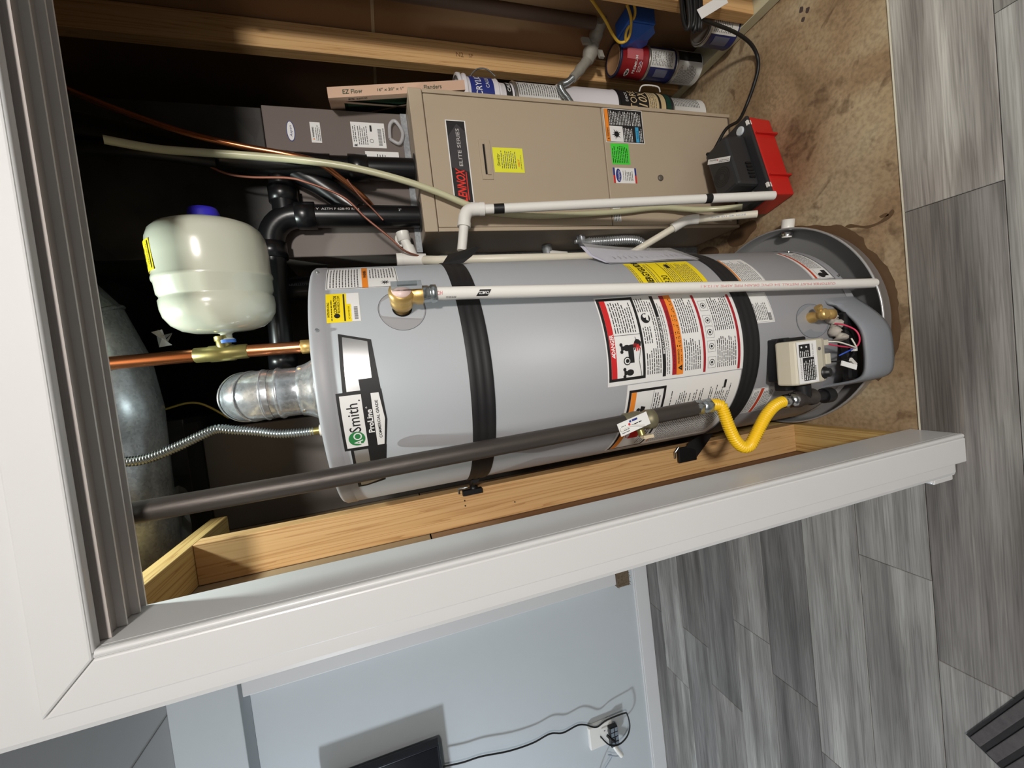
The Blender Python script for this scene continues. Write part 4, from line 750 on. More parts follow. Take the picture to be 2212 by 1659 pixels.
part(B().box((.452, 1.505, 1.784), (.93, 2.08, 2.36), GALVB), 'box', pl_, None, .003); part(B().box((.449, 1.499, 2.33), (.933, 1.505, 2.36), GALVB), 'flange', pl_)
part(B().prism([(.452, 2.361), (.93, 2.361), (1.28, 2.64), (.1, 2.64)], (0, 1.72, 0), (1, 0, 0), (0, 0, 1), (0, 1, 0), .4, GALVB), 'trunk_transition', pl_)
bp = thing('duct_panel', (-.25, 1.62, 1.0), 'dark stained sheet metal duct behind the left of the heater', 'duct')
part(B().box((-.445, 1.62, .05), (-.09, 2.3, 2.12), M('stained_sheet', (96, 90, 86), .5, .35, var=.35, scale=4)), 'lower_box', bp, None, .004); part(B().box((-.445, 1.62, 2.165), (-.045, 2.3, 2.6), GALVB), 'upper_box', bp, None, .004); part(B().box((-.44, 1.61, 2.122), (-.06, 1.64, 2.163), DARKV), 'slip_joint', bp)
plb = B(); r5 = random.Random(4); V = []
for i in range(6):
    for j in range(6): V.append((-.40 + i * .03 + r5.uniform(-.01, .01), 1.5 + r5.uniform(-.03, .03), 2.13 + j * .028 + r5.uniform(-.01, .01)))
plb.add(V, [(i * 6 + j, i * 6 + j + 1, i * 6 + 7 + j, i * 6 + 6 + j) for i in range(5) for j in range(5)], M('clear_wrap', (200, 204, 206), .12, alpha=.25, var=.02)); tag(plb.build('plastic_wrap'), 'crumpled clear plastic bag high by the top plate', 'plastic bag')
# black vent pipes
vp = thing('vent_pipe', (.709, 1.434, FT), 'black plastic vent pipe rising from the right hole of the furnace top', 'pipe')
part(B().tube([(.709, 1.434, 1.324), (.709, 1.434, 1.6)], .0355, ABS, 28), 'riser', vp)
part(B().lathe([(.0362, 1.475), (.0415, 1.476), (.0415, 1.535), (.0362, 1.536)], (.709, 1.434, 0), (0, 0, 1), ABS, 28), 'coupling', vp)
part(B().tube(spline([(.709, 1.434, 1.59), (.712, 1.432, 1.7), (.722, 1.43, 1.83), (.742, 1.425, 1.97), (.77, 1.42, 2.12), (.8, 1.4, 2.3)], 6), .0395, ABS, 28), 'upper_run', vp)
part(B().tube(spline([(.7, 1.44, 1.7), (.66, 1.45, 1.63), (.615, 1.458, 1.57), (.58, 1.46, 1.53)], 6), .035, ABS, 24), 'branch', vp)
vq = thing('vent_pipe', (.557, 1.452, FT), 'black plastic vent pipe rising from the left hole of the furnace top', 'pipe')
part(B().tube([(.557, 1.452, 1.324), (.56, 1.452, 1.67)], .0355, ABS, 28), 'riser', vq)
part(B().lathe([(.0362, 1.655), (.0425, 1.656), (.0425, 1.712), (.04, 1.714)], (.561, 1.452, 0), (0, 0, 1), ABS, 28), 'hub', vq)
ar = [(.561 - .085 + .085 * math.cos(R(a)), 1.452, 1.71 + .085 * math.sin(R(a))) for a in range(0, 91, 10)]
part(B().tube(ar, .0385, ABS, 28), 'elbow', vq)
part(B().lathe([(.0362, 0), (.0425, .001), (.0425, .05), (.0362, .051)], (.476, 1.452, 1.795), (-1, 0, 0), ABS, 28), 'hub', vq)
part(B().tube([(.43, 1.452, 1.795), (.088, 1.498, 1.818)], .0355, ABS, 28), 'horizontal_run', vq)
part(B().lathe([(.0362, 0), (.043, .001), (.043, .052), (.037, .053)], (.135, 1.49, 1.815), (-1, .1, .06), ABS, 28), 'coupling', vq)
part(B().lathe([(.0362, 0), (.0425, .001), (.0425, .05), (.0362, .051)], (.655, 1.458, 1.745), (-1, 0, 0), ABS, 28).tube([(.715, 1.45, 1.745), (.56, 1.456, 1.745)], .0358, ABS, 24), 'cross_branch', vq)
pq = Print(lambda x, y, h: (.5585 + .0362 * math.sin(R(-12) + y / .0362), 1.452 - (.0362 + h) * math.cos(R(-12) + y / .0362), x)); wt = M('pipe_print', (206, 206, 206), .6)
pq = Print(lambda x, y, h: (.5585 + (.0362 + h) * math.sin(y / .0362), 1.452 - (.0362 + h) * math.cos(y / .0362), x))
# letters run down the pipe
pd = Print(lambda x, y, h: (.5585 + (.0361 + h) * math.sin((.012 + y) / .0361), 1.452 - (.0361 + h) * math.cos((.012 + y) / .0361), 1.66 - x)); pd.text('V  ASTM F 628-93 RMa', .075, 0, .0085, wt, .13); pd.build('lettering', vq, 'white printed lettering'); pd = Print(lambda x, y, h: (.5585 + (.0361 + h) * math.sin((.012 + y) / .0361), 1.452 - (.0361 + h) * math.cos((.012 + y) / .0361), 1.66 - x)); pd.text('2"', .268, -.004, .008, wt); pd.build('size_mark', vq)
vr_ = thing('vent_pipe', (.36, 1.55, 1.2), 'lettered black plastic pipe dropping behind the heater below the cream tank', 'pipe')
part(B().tube([(.352, 1.55, 1.2), (.352, 1.55, 1.8)], .041, ABS, 28), 'pipe', vr_); part(B().lathe([(.042, 1.79), (.047, 1.791), (.047, 1.845), (.042, 1.846)], (.352, 1.55, 0), (0, 0, 1), ABS, 28), 'hub', vr_)
pd = Print(lambda x, y, h: (.352 + (.0416 + h) * math.sin((.004 + y) / .0416), 1.55 - (.0416 + h) * math.cos((.004 + y) / .0416), 1.7 + x)); pd.text('WWW.CHARLOTTEPIPE.COM', .025, 0, .0078, M('pipe_print_dim', (120, 122, 126), .6), .16); pd.build('print', vr_)
# fix: lettering that runs upwards needs a mirrored frame, so rebuild it around the pipe the other way
bpy.data.objects.remove([o for o in vr_.children if o.name.startswith('print')][0])
pd = Print(lambda x, y, h: (.352 + (.0416 + h) * math.sin((.004 - y) / .0416), 1.55 - (.0416 + h) * math.cos((.004 - y) / .0416), 1.7 + x)); pd.text('WWW.CHARLOTTEPIPE.COM', .025, 0, .0078, MATS['pipe_print_dim'], .16); pd.build('print', vr_, 'grey printed lettering')
# tubing
def hose(name, pts, r, mt, label, cat='tube', n=8, seg=12, group=None):
    o = B().tube(spline(pts, n), r, mt, seg).build(name); return tag(o, label, cat, group)
hose('vinyl_tube', [(.67, 1.25, 2.09), (.673, 1.29, 2.0), (.683, 1.32, 1.905), (.685, 1.335, 1.77), (.68, 1.34, 1.653), (.664, 1.34, 1.525), (.632, 1.338, 1.392), (.594, 1.336, 1.28), (.551, 1.336, 1.178), (.53, 1.345, 1.1), (.52, 1.352, .9), (.535, 1.352, .6), (.55, 1.35, .42), (.53, 1.32, .25), (.505, 1.23, .14)], .0105, LEX, 'cloudy clear vinyl tube drooping across the furnace corner', n=8)
hose('black_hose', [(.74, 1.42, 2.35), (.72, 1.39, 2.18), (.71, 1.38, 2.05), (.7, 1.4, 1.9)], .02, BLK, 'short black hose hanging high beside the clear tube')
hose('copper_tube', [(.86, 1.36, 2.22), (.8, 1.35, 2.09), (.75, 1.35, 1.95), (.722, 1.352, 1.82), (.704, 1.355, 1.702), (.69, 1.37, 1.62), (.652, 1.4, 1.556), (.615, 1.44, 1.5), (.6, 1.5, 1.47)], .009, COPPER, 'bright orange copper refrigerant tube curving past the plenum')
hose('thin_copper_tube', [(.74, 1.395, 2.05), (.72, 1.4, 1.975), (.67, 1.4, 1.89), (.652, 1.39, 1.82), (.645, 1.375, 1.712), (.63, 1.37, 1.66), (.587, 1.37, 1.562), (.523, 1.37, 1.504), (.464, 1.375, 1.44), (.418, 1.39, 1.388), (.41, 1.45, 1.3)], .0033, COPPERD, 'thin copper line sagging across both black vent pipes')
hose('thin_copper_tube', [(.64, 1.365, 1.545), (.6, 1.385, 1.515), (.56, 1.405, 1.475), (.53, 1.41, 1.45)], .0026, COPPERD, 'short thin copper line below the orange tube')
# white condensate pipes
w1 = thing('condensate_pipe', (.5, 1.13, .13), 'white plastic drain pipe dropping in front of the furnace into the pump', 'pipe')
top = Vector((.521, 1.3, 1.155)); bot = Vector((.499, 1.118, .118))
part(B().tube([top, bot], .0152, PVC, 20), 'drop', w1)
el = [(.39, 1.3, 1.224), (.48, 1.3, 1.2045)]
part(B().tube(el, .0152, PVC, 20), 'horizontal_leg', w1)
part(B().tube(spline([(.47, 1.3, 1.2065), (.497, 1.3, 1.201), (.514, 1.3, 1.19), (.521, 1.2998, 1.172), (.5215, 1.297, 1.138)], 5), .0205, PVC, 22).tube([(.4655, 1.3, 1.2075), (.48, 1.3, 1.2045)], .0215, PVC, 22).tube([(.5216, 1.2985, 1.15), (.5213, 1.2965, 1.134)], .0215, PVC, 22), 'elbow', w1)
dd = (bot - top).normalized()
for a, L in ((.052, .034), (.79, .024)): part(B().tube([top + dd * a, top + dd * (a + L)], .0158, BLK, 20), 'tape_wrap', w1, 'band of black tape')
w2 = thing('condensate_pipe', (.46, 1.2, .12), 'white plastic drain pipe angling back from the pump behind the heater', 'pipe')
part(B().tube([(.462, 1.19, .118), (.488, 1.315, .305)], .0135, CPVC, 18), 'lower_leg', w2); part(B().tube([(.478, 1.328, .345), (.39, 1.42, .53), (.33, 1.5, .66)], .0135, CPVC, 18), 'upper_leg', w2)
part(B().tube(spline([(.485, 1.3, .283), (.489, 1.318, .312), (.484, 1.326, .336), (.466, 1.342, .372)], 5), .0185, PVC, 20), 'elbow', w2)
pd = Print(lambda x, y, h: Vector((.462, 1.19, .118)) + Vector((.026, .125, .187)).normalized() * x + Vector((1, 0, -.1)) * y * .8 + Vector((-.1, -.8, .55)).normalized() * (.0138 + h)); pd.text('SCH 40 1/2 PVC', .1, 0, .006, M('blue_print', (110, 150, 190), .6), .12); pd.build('print', w2)
w3 = thing('condensate_tee', (.42, 1.4, 1.2), 'white plastic tee and trap pipes between furnace and heater', 'pipe')
part(B().lathe([(.022, 0), (.022, .03), (.0185, .031)], (.5, 1.44, 1.392), (-1, 0, -.12), PVC, 22).lathe([(.028, -.004), (.028, .006)], (.485, 1.46, 1.39), (0, -.6, .4), PVC, 20), 'elbow', w3)
part(B().tube([(.475, 1.438, 1.388), (.44, 1.435, 1.376)], .016, PVC, 20), 'stub', w3)
part(B().tube([(.447, 1.433, 1.379), (.41, 1.43, 1.369)], .0205, PVC, 22).tube([(.405, 1.43, 1.42), (.402, 1.43, 1.325)], .0205, PVC, 22).tube([(.405, 1.43, 1.422), (.405, 1.43, 1.402)], .022, PVC, 22), 'tee', w3)
part(B().tube([(.398, 1.42, 1.33), (.374, 1.345, 1.3), (.368, 1.335, .9), (.366, 1.335, .64)], .0152, CPVC, 18), 'drop', w3)
part(B().tube([(.476, 1.55, .82), (.44, 1.55, .815)], .02, GALVD, 14).tube([(.44, 1.545, .815), (.43, 1.54, .74)], .0165, PVC, 18), 'side_stub', w3)
# armoured cable at the side of the furnace
acx = thing('armoured_cable', (.46, 1.45, .4), 'short flexible metal armoured cable on the furnace side', 'cable')
part(corrugated(B(), spline([(.455, 1.45, .685), (.452, 1.44, .64), (.452, 1.43, .58), (.453, 1.43, .52), (.448, 1.43, .47), (.425, 1.44, .43), (.4, 1.46, .4)], 8), .0165, .0018, .0095, GALV, 14), 'sheath', acx)
part(B().tube([(.48, 1.45, .715), (.452, 1.45, .71), (.453, 1.45, .675)], .019, GALV, 14).tube([(.462, 1.45, .735), (.452, 1.45, .735)], .01, GALV, 10), 'connector', acx)
# condensate pump
pm = thing('condensate_pump', (.647, 1.237, 0), 'black and red condensate pump on the floor in front of the furnace', 'pump')
ca, sa = math.cos(R(13)), math.sin(R(13))
def pp(x, y, z): return Vector((.652 + x * ca - y * sa, 1.226 + x * sa + y * ca, z))
def rbox(b, x0, x1, y0, y1, z0, z1, mt, tp=0):
    V = [pp(x0 + tp, y0 + tp, z0), pp(x1 - tp, y0 + tp, z0), pp(x1 - tp, y1 - tp, z0), pp(x0 + tp, y1 - tp, z0), pp(x0, y0, z1), pp(x1, y0, z1), pp(x1, y1, z1), pp(x0, y1, z1)]
    return b.add(V, [(0, 3, 2, 1), (4, 5, 6, 7), (0, 1, 5, 4), (1, 2, 6, 5), (2, 3, 7, 6), (3, 0, 4, 7)], mt)
part(rbox(B(), -.163, .163, -.066, .066, 0, .104, REDP, .004), 'reservoir', pm, 'red plastic reservoir', .006)
for x in (-.085, .09): part(rbox(B(), x - .003, x + .003, -.0735, -.06, 0, .1, REDP), 'rib', pm)
lid = part(rbox(B(), -.165, .165, -.068, .068, .1045, .12, DARKP), 'lid', pm, 'charcoal lid', .005)
part(rbox(B(), -.1, .1, -.036, .066, .12, .215, DARKP, -.006), 'motor_cover', pm, 'charcoal motor cover', .012)
mc = [o for o in pm.children if o.name.startswith('motor_cover')][0]
for k in range(5): part(rbox(B(), -.078 + k * .014, -.07 + k * .014, -.0445, -.04, .135, .16, BLK), 'slot', mc)
fanb = B()
for rr_ in (.012, .019, .026, .033): fanb.add([pp(-.03 + q_ * math.cos(R(a)), .02 + q_ * math.sin(R(a)), .2156) for a in range(0, 360, 15) for q_ in (rr_, rr_ + .003)], [(2 * i, 2 * ((i + 1) % 24), 2 * ((i + 1) % 24) + 1, 2 * i + 1) for i in range(24)], BLK)
part(fanb, 'vent_grille', mc)
pd = Print(lambda x, y, h: pp(.035 + x * .55 - y * .83, .012 + x * .83 + y * .55, .2155 + h)); pd.rect(-.055, -.009, .055, .009, PAPER, 1); pd.text('DiversiTech', .028, -.003, .0055, INK, .036, bold=.01, layer=2); pd.poly([(.004, -.006), (.0095, -.0025), (.004, .001)], RED, 2); pd.para(-.05, .006, .0, 2, .005, INKG, 2); pd.build('label', mc, 'white diagonal maker sticker')
for x, y, r_ in ((.13, -.03, .0165), (.092, .045, .014)): part(B().lathe([(r_, 0), (r_, .004), (r_ * .8, .006)], pp(x, y, .12), (0, 0, 1), M('cap_grey', (196, 202, 206), .5), 24), 'inlet_cap', pm, 'pale grey inlet cap')
for x in (-.125, .135): part(B().obox(pp(x, -.064, .114), ((ca, sa, 0), (0, 0, 1), (-sa, ca, 0)), (.009, .009, .004), PVC), 'clip', pm)
part(B().tube([pp(-.13, -.02, .12), pp(-.13, -.025, .15)], .007, STEEL, 10), 'barb', pm)
# pump cord over the floor to a coil on the right
hose('power_cord', [pp(.095, .05, .215), pp(.12, .06, .17), (.83, 1.29, .12), (.87, 1.292, .05), (.926, 1.285, .012), (.981, 1.25, .0062), (1.029, 1.225, .0062), (1.072, 1.22, .012), (1.101, 1.21, .048), (1.117, 1.2, .103), (1.124, 1.19, .17), (1.125, 1.18, .242), (1.122, 1.168, .31)], .0062, CORD, 'black power cord lying over the concrete from the pump', 'cord')
ck = thing('cord_coil', (1.19, 1.166, .316), 'bundled coil of black cord hanging by the right stud', 'cord')
for k in range(6):
    part(B().tube([Vector((1.19 + (.106 + .004 * (k % 3)) * math.cos(R(t)), 1.166 - .004 * (k % 2) + .013 * math.sin(R(t)), .322 + .0122 * k + .004 * math.sin(R(2 * t + 40 * k)))) for t in range(0, 361, 15)], .0064, CORD, 10), 'loop', ck)
tg = thing('cord_tag', (1.15, 1.14, .28), 'white folded paper tag on the black cord coil', 'tag')
part(B().obox((1.15, 1.143, .285), ((.5, 0, -.85), (0, 1, 0), (.85, 0, .5)), (.07, .0008, .0165), PAPER), 'card', tg)
# ================================================================== RIGHT WALL, CANS, SMALL THINGS
def text_on_can(cx, cy, r, face):        # flat print on a can; x around, y up, centred on the bearing 'face' (degrees)
    return Print(lambda x, y, h: (cx + (r + .0004 + h) * math.sin(R(face) + x / r), cy - (r + .0004 + h) * math.cos(R(face) + x / r), y), .008)
TIN = M('tin', (186, 186, 180), .3, .85, var=.1); CANBLUE = M('can_navy', (36, 40, 92), .4); CANRED = M('can_red', (136, 24, 30), .4); CANW = M('can_label_white', (212, 212, 208), .5, var=.03); CANG = M('can_lid_tan', (160, 124, 90), .45, 0, var=.2, scale=20)
def can(name, x, y, z, r, h, body, label, lid=TIN, group=None, cat='paint can', rim=TIN):
    t = thing(name, (x, y, z), label, cat, group)
    part(B().lathe([(r - .002, 0), (r + .001, .002), (r + .001, .005), (r - .0005, .007), (r - .0005, h - .012), (r + .001, h - .009)], (x, y, z), (0, 0, 1), body, 40), 'body', t)
    part(B().lathe([(r + .0012, h - .01), (r + .0022, h - .002), (r + .0005, h), (r - .006, h), (r - .008, h - .004)], (x, y, z), (0, 0, 1), rim, 40, False), 'rim', t)
    part(B().lathe([(r - .005, h - .004), (r - .008, h - .001), (r - .013, h - .001), (r - .015, h - .0028), (.001, h - .0028)], (x, y, z), (0, 0, 1), lid, 40, False), 'lid', t)
    return t
GQ = 'quart paint cans stacked by the right stud'
QR, QH = .0595, .135; qx, qy = 1.2185, 1.502; base = .0435
t = can('paint_can', qx, qy, base, QR, QH, CANW, 'pale grey quart paint can at the bottom of the three can stack', group=GQ)
p = text_on_can(qx, qy, QR, -40); p.rect(.028, base + .008, .07, base + .127, INK, 1); p.para(-.06, base + .118, .02, 14, .0068, INKG, 1); p.build('label', t, 'white label with small print')
t = can('paint_can', qx, qy, base + QH + .001, QR, QH, CANBLUE, 'navy and white quart paint can in the middle of the stack', group=GQ)
p = text_on_can(qx, qy, QR, -40); z = base + QH + .001; p.rect(-.006, z + .009, .062, z + .126, CANW, 1); p.para(0, z + .118, .056, 13, .0078, INKG, 2); p.rect(-.042, z + .035, -.012, z + .095, M('can_grey_panel', (92, 94, 112), .5), 1); p.build('label', t)
t = can('paint_can', qx, qy, base + 2 * QH + .002, QR, QH, CANRED, 'red quart paint can with tan lid on top of the stack', CANG, GQ, rim=M('rim_navy', (42, 46, 70), .4, .4))
p = text_on_can(qx, qy, QR, -40); z = base + 2 * QH + .002; p.text('PREMIUM', -.006, z + .06, .012, CANW, .062, bold=.005); p.disc(-.038, z + .088, .0165, CANW, 1, .0095); p.text('HG', -.038, z + .088, .011, INK, bold=.04); p.rect(.012, z + .03, .052, z + .105, M('can_pink_patch', (186, 96, 100), .5), 1); p.para(-.03, z + .045, .012, 3, .007, CANW, 1); p.text('16', .002, z + .04, .008, M('can_pale_blue', (150, 170, 220), .5)); p.build('label', t)
t = can('paint_can', 1.226, 1.305, .0435, .0595, .135, CANBLUE, 'quart paint can standing alone behind the near stud', group='quart paint cans')
p = text_on_can(1.226, 1.305, .0595, -44); z = .0435; p.rect(-.012, z + .008, .062, z + .127, CANW, 1); p.rect(-.05, z + .03, -.018, z + .1, MATS['can_grey_panel'], 1); p.para(-.006, z + .118, .05, 10, .0085, INKG, 2); p.build('label', t)
# tall stack beside the furnace
sx, sy = 1.039, 1.581
GS = 'cans and pails stacked beside the furnace'
t = can('paint_can', sx, sy, .0, .085, .18, CANW, 'white paint can on the floor, lowest of the tall stack beside the furnace', group=GS)
p = text_on_can(sx, sy, .085, 20); p.para(-.02, .165, .06, 16, .0085, INKG, 1); p.build('label', t)
BEI = M('can_beige', (206, 184, 140), .5); DG = M('can_bottle_green', (24, 62, 50), .4)
t = can('paint_can', sx, sy, .181, .093, .268, INK, 'black and beige coating can with big lettering in the tall stack', group=GS, rim=BLK)
p = text_on_can(sx, sy, .093, 18); z = .181; p.rect(-.08, z + .012, .11, z + .035, DG, 1); p.rect(-.08, z + .04, .11, z + .125, BEI, 1); p.rect(-.08, z + .064, .11, z + .075, INK, 2); p.text('RESTORE', -.035, z + .2, .033, BEI, .15, bold=.0); p.text('10X', .0, z + .155, .042, BEI, .075, bold=.01, slant=.2); p.text('DECK', .0, z + .232, .012, PAPER, .05); p.para(-.05, z + .118, .09, 4, .009, INKG, 2); p.build('label', t)
part(B().tube(spline([(sx + .095, sy - .03, .3), (sx + .112, sy - .045, .29), (sx + .11, sy - .05, .22), (sx + .095, sy - .04, .2)], 5), .003, PVC, 8), 'bail_handle', t)
PAIL = M('pail_white', (222, 220, 224), .35, var=.02)
t = can('plastic_pail', sx, sy, .45, .092, .252, PAIL, 'plain white plastic pail in the middle of the tall stack', PAIL, GS, 'pail', PAIL)
t = can('paint_can', sx, sy, .703, .088, .196, CANW, 'grey and white labelled can above the plain white pail', group=GS)
p = text_on_can(sx, sy, .088, 18); p.para(-.03, .885, .035, 18, .0095, INKG, 1); p.para(.045, .885, .085, 16, .0095, INKG, 1); p.build('label', t)
t = can('caulk_tub', sx, sy, .9, .08, .062, PAIL, 'short white tub with black lettering under the top pail', PAIL, GS, 'tub', PAIL)
p = text_on_can(sx, sy, .08, 18); p.rect(-.06, .91, .09, .935, INK, 1); p.text('CAULK', .02, .922, .013, PAPER, .07, bold=.02); p.build('label', t)
t = can('plastic_pail', sx, sy, .963, .09, .15, PAIL, 'white plastic pail with blue label on top of the tall stack', PAIL, GS, 'pail', PAIL)
p = text_on_can(sx, sy, .09, 18); p.rect(-.07, .985, .1, 1.075, BLUE, 1); p.text('ACRYLIC', -.012, 1.045, .024, PAPER, .12, bold=.01); p.text('CAULK', .012, 1.01, .014, PAPER, .06); p.build('label', t)
part(B().lathe([(.0905, 1.086), (.0985, 1.087), (.0985, 1.094), (.0925, 1.096), (.0925, 1.106), (.1, 1.107), (.1, 1.118), (.09, 1.12)], (sx, sy, 0), (0, 0, 1), PAIL, 40, False), 'ribbed_collar', t)
part(B().tube(spline([(sx + .09, sy - .02, 1.06), (sx + .118, sy - .03, 1.03), (sx + .12, sy - .035, .99), (sx + .1, sy - .03, .955)], 6), .0025, STEEL, 8), 'bail_handle', t)
# boxed air filter standing on the pail
ff = thing('air_filter', (1.05, 1.65, 1.1225), 'cardboard framed furnace filter with green mesh standing beside the coil case', 'filter')
def fpnt(a, y, z): k = (z - 1.121) / .455; return Vector((.9885 - .0645 * k + a + .3 * (y - 1.4), y, z))
def fslab(b, y0, y1, z0, z1, a0, a1, mt):
    V = [fpnt(a, y, z) for z in (z0, z1) for a, y in ((a0, y0), (a1, y0), (a1, y1), (a0, y1))]
    return b.add(V, [(0, 3, 2, 1), (4, 5, 6, 7), (0, 1, 5, 4), (1, 2, 6, 5), (2, 3, 7, 6), (3, 0, 4, 7)], mt)
Y0, Y1, Z0_, Z1_ = 1.4, 1.9, 1.1225, 1.57
part(fslab(B(), Y0, Y0 + .04, Z0_, Z1_, -.017, .017, CARD), 'front_rail', ff); part(fslab(B(), Y1 - .04, Y1, Z0_, Z1_, -.017, .017, CARD), 'back_rail', ff)
part(fslab(B(), Y0 + .04, Y1 - .04, Z1_ - .045, Z1_, -.017, .017, CARD), 'top_rail', ff); part(fslab(B(), Y0 + .04, Y1 - .04, Z0_, Z0_ + .045, -.017, .017, CARD), 'bottom_rail', ff)
part(fslab(B(), Y0 + .04, Y1 - .04, Z0_ + .045, Z1_ - .045, -.01, .01, MESHG), 'media', ff, 'dark green filter mesh')
sb = B()
for k in range(3):
    ya, yb = Y0 + .04 + k * .155, Y0 + .04 + (k + 1) * .155
    for (y0, y1) in ((ya, yb), (yb, ya)): sb.prism([(0, 0), (1, 0), (1, .04), (0, .04)], (0, 0, 0), (0, 0, 0), (0, 0, 0), (0, 0, 0), 0, CARD) if False else sb.add([fpnt(-.0165, y0, Z0_ + .045), fpnt(-.0165, y0 + .016, Z0_ + .045), fpnt(-.0165, y1 + .016, Z1_ - .045), fpnt(-.0165, y1, Z1_ - .045)], [(0, 1, 2, 3)], CARD)
part(sb, 'cross_strips', ff)
pd = Print(lambda x, y, h: fpnt(.0 + y, Y0 - .0005 - h, Z1_ - x)); gi = M('filter_ink', (70, 84, 66), .8); fpm = pd.m
for tx, px_, hh_, ww_ in (('EZ Flow', .075, .014, .06), ('16" x 20" x 1"', .195, .009, .085), ('Flanders', .335, .014, .06)): pd = Print(fpm); pd.text(tx, px_, 0, hh_, gi, ww_, bold=.01); pd.build('edge_print', ff, 'dark green printing')
pd = Print(lambda x, y, h: fpnt(-.0172 - h, Y0 + .02 + y, Z1_ - x)); pd.text('EZ Flow', .09, 0, .014, gi, .06, bold=.01); pd.build('print', ff)
# gas cock and flex at the right wall
gk = thing('gas_cock', (1.29, 1.41, .55), 'grey mastic covered gas pipe and cock poking from the right wall', 'pipe')
MAST = M('grey_mastic', (150, 146, 136), .7, .2, var=.25, scale=40, bump=.6, bscale=70)
part(B().tube(spline([(1.294, 1.405, .556), (1.29, 1.44, .545), (1.27, 1.475, .543), (1.25, 1.487, .55)], 5), [.026, .028, .027, .03, .03, .028, .027, .026, .028, .027, .025, .024, .024, .026, .025, .025], MAST, 14), 'elbow', gk, 'smeared grey elbow')
part(B().lathe([(.02, -.035), (.028, -.028), (.031, -.01), (.031, .012), (.026, .024), (.023, .036), (.018, .04)], (1.228, 1.492, .56), (-.93, .07, .36), MAST, 8), 'cock_body', gk); part(B().obox((1.25, 1.468, .59), ((1, 0, .3), (0, 1, 0), (0, 0, 1)), (.012, .006, .016), MAST), 'lever', gk); part(B().obox((1.215, 1.478, .522), ((1, 0, .3), (0, 1, 0), (0, 0, 1)), (.014, .006, .01), MAST), 'key_stub', gk)
part(B().tube(spline([(1.197, 1.497, .577), (1.155, 1.493, .615), (1.114, 1.489, .655)], 4), [.0205, .021, .019, .02, .021, .018, .017, .018, .017], MAST, 12), 'nipple', gk)
part(corrugated(B(), spline([(1.118, 1.489, .652), (1.095, 1.485, .68), (1.078, 1.48, .712), (1.062, 1.47, .722), (1.038, 1.463, .717), (1.011, 1.455, .704), (.975, 1.45, .685), (.945, 1.45, .66)], 6), .0118, .0014, .006, STEEL, 12), 'flex_line', gk, 'corrugated grey flex line')
tag(B().tube([(1.282, 1.418, 2.6), (1.282, 1.418, .575)], .0215, M('rusty_brown_pipe', (92, 72, 62), .6, .2, var=.3, scale=20, stretch=(1, 1, .1)), 18).build('dark_riser_pipe'), 'dark brown pipe running up the right wall above the gas cock', 'pipe')
# blue junction box with yellow cable
jb = thing('junction_box', (1.29, 1.395, .41), 'bright blue electrical box wrapped in blue tape on the right wall', 'electrical box')
BT = M('blue_box', (44, 98, 196), .45, var=.08)
part(B().box((1.236, 1.335, .362), (1.2945, 1.425, .48), BT), 'box', jb, None, .004)
pq2 = B(); r6 = random.Random(8); ring = [(1.234, 1.34, .37), (1.234, 1.34, .478), (1.233, 1.42, .47), (1.228, 1.43, .46), (1.222, 1.45, .44), (1.232, 1.456, .40), (1.228, 1.45, .36), (1.236, 1.43, .335), (1.23, 1.4, .35), (1.235, 1.37, .34)]
pq2.add(ring + [(1.222, 1.4, .41)], [(i, (i + 1) % 10, 10) for i in range(10)], BT); part(pq2, 'tape_flap', jb, 'loose flaps of blue masking tape')
YW = M('yellow_cable', (214, 176, 60), .5)
for k, pts in enumerate(([(1.28, 1.31, .66), (1.262, 1.335, .61), (1.245, 1.36, .565), (1.226, 1.39, .52), (1.215, 1.41, .48), (1.214, 1.4, .455), (1.222, 1.375, .452), (1.24, 1.33, .475), (1.26, 1.3, .51)], [(1.214, 1.402, .455), (1.226, 1.37, .47), (1.25, 1.325, .46), (1.27, 1.29, .49)])):
    tag(B().tube(spline(pts, 6), .0052, YW, 10).build('electrical_cable'), ('yellow cable looping up from the blue box', 'second yellow cable folded back over the blue box')[k], 'cable')
hose('yellow_wire', [(-.03, 1.57, 2.28), (-.017, 1.57, 2.235), (-.004, 1.57, 2.183), (.006, 1.57, 2.13), (.0, 1.57, 2.092), (-.024, 1.57, 2.056), (-.06, 1.58, 2.02)], .0035, M('dim_yellow_cable', (150, 130, 60), .6), 'thin yellow cable arching in the dark behind the flue', 'cable')
# ================================================================== HALL
tv = thing('television', (-2.56, 2.29, 1.478), 'dark flat television on the hall wall', 'television')
part(B().box((-3.1, 2.262, 1.478), (-2.022, 2.312, 2.1), TVB), 'case', tv, None, .004); part(B().box((-3.09, 2.2605, 1.49), (-2.032, 2.2625, 2.09), M('tv_screen', (12, 13, 18), .12)), 'screen', tv); part(B().box((-2.7, 2.31, 1.7), (-2.4, 2.37, 1.9), BLK), 'wall_mount', tv)
pw = thing('outlet_tap', (-2.43, 2.34, .46), 'white multi outlet adapter on the hall wall', 'outlet')
part(B().box((-2.5, 2.335, .385), (-2.35, 2.369, .555), PVC), 'body', pw, None, .008)
part(B().box((-2.385, 2.3345, .40), (-2.38, 2.3352, .41), INK).box((-2.405, 2.3345, .44), (-2.4, 2.3352, .45), INK).box((-2.44, 2.3345, .47), (-2.435, 2.3352, .48), INK), 'sockets', pw)
ch = thing('charger_block', (-2.45, 2.31, .4), 'ribbed black charger plugged into the white hall outlet', 'charger')
part(B().box((-2.5, 2.3, .365), (-2.37, 2.3345, .425), BLK), 'block', ch, None, .006)
for i in range(4):
    for j in range(2): part(B().box((-2.49 + i * .031, 2.2975, .37 + j * .027), (-2.465 + i * .031, 2.2985, .391 + j * .027), M('charger_grey', (120, 130, 140), .5)), 'rib_panel', ch)
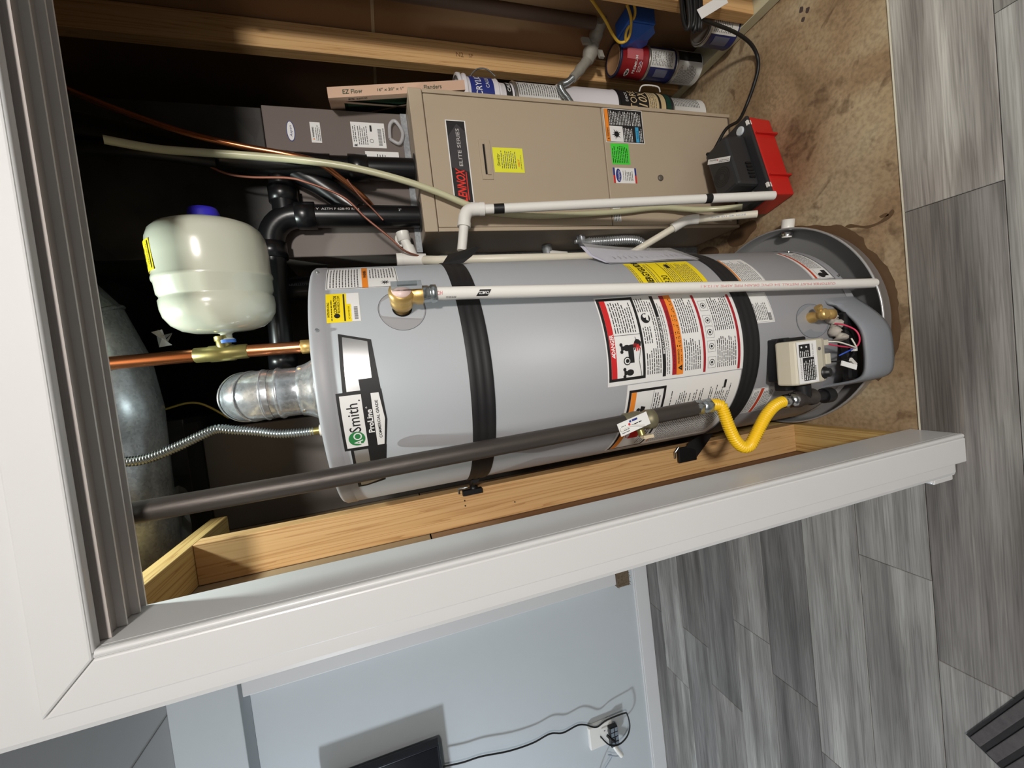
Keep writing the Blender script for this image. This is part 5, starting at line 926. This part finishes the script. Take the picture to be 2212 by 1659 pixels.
hose('plug', [(-2.42, 2.32, .44), (-2.435, 2.3, .425), (-2.455, 2.29, .4)], .008, BLK, 'small black plug in the white hall outlet', 'plug')
hose('white_plug', [(-2.5, 2.325, .4), (-2.53, 2.31, .385), (-2.57, 2.3, .36)], .016, PVC, 'white plug beside the black charger', 'plug')
hose('tv_cord', [(-2.205, 2.315, 1.47), (-2.225, 2.315, 1.358), (-2.233, 2.315, 1.249), (-2.266, 2.315, 1.083), (-2.275, 2.315, .933), (-2.261, 2.315, .819), (-2.287, 2.315, .735), (-2.277, 2.315, .635), (-2.295, 2.315, .579), (-2.337, 2.315, .509), (-2.314, 2.31, .433), (-2.305, 2.3, .315), (-2.312, 2.29, .295), (-2.39, 2.29, .285), (-2.447, 2.285, .315), (-2.476, 2.285, .375), (-2.46, 2.285, .435), (-2.425, 2.288, .47), (-2.4, 2.31, .49)], .0045, CORD, 'thin black cord wandering down from the television to the outlet', 'cord', 6, 8)
hose('grey_cord', [(-2.57, 2.3, .36), (-2.56, 2.3, .4), (-2.531, 2.3, .455), (-2.55, 2.3, .429), (-2.612, 2.3, .49), (-2.702, 2.3, .554), (-2.85, 2.33, .6)], .003, M('grey_cable', (150, 160, 172), .5), 'thin grey cable trailing from the white plug', 'cord')
po = thing('white_post', (-1.42, 2.32, .27), 'narrow white upright board on the hall wall just past the casing', 'board')
part(B().box((-1.452, 2.28, .275), (-1.3, 2.3695, 2.364), WHITE), 'board', po, None, .006)
cpt = M('brown_carpet', (112, 96, 78), .95, var=.5, scale=160, bump=.8, bscale=180)
cb = B(); r8 = random.Random(6); cb.box((-1.47, 2.275, .185), (-1.3, 2.369, .272), cpt)
for i in range(160):
    x, z = r8.uniform(-1.478, -1.3), r8.uniform(.18, .275); cb.add([(x, 2.276, z), (x + .006, 2.276, z + .001), (x + r8.uniform(-.004, .01), 2.266, z + r8.uniform(-.006, .006))], [(0, 1, 2)], cpt)
tag(cb.build('carpet_block'), 'brown tufted carpet block under the white board', 'carpet')
# ribbed mat in the lower corner of the picture
mt_ = thing('floor_mat', (-1.3, .6, 0), 'dark grey ribbed floor mat on the planks', 'mat')
mA = Vector((-1.23, .755, 0)); mu = (Vector((-1.01, .633, 0)) - mA).normalized(); mv = Vector((mu.y, -mu.x, 0)) * 1; 
if mv.x > 0: mv = -mv
MATM = M('mat_grey', (84, 80, 80), .95, var=.3, scale=60, bump=.5, bscale=150); MATD = M('mat_dark', (40, 38, 40), .95, var=.3, scale=60)
part(B().add([mA + a * mu + b_ * mv + Vector((0, 0, z)) for z in (.0005, .006) for a, b_ in ((0, 0), (.9, 0), (.9, .6), (0, .6))], [(0, 3, 2, 1), (4, 5, 6, 7), (0, 1, 5, 4), (1, 2, 6, 5), (2, 3, 7, 6), (3, 0, 4, 7)], MATD), 'backing', mt_)
for k in range(16):
    b0 = .008 + k * .037; part(B().add([mA + a * mu + b_ * mv + Vector((0, 0, z)) for z in (.006, .011) for a, b_ in ((.006, b0), (.894, b0), (.894, b0 + .024), (.006, b0 + .024))], [(0, 3, 2, 1), (4, 5, 6, 7), (0, 1, 5, 4), (1, 2, 6, 5), (2, 3, 7, 6), (3, 0, 4, 7)], MATM), 'rib', mt_, None, .002)
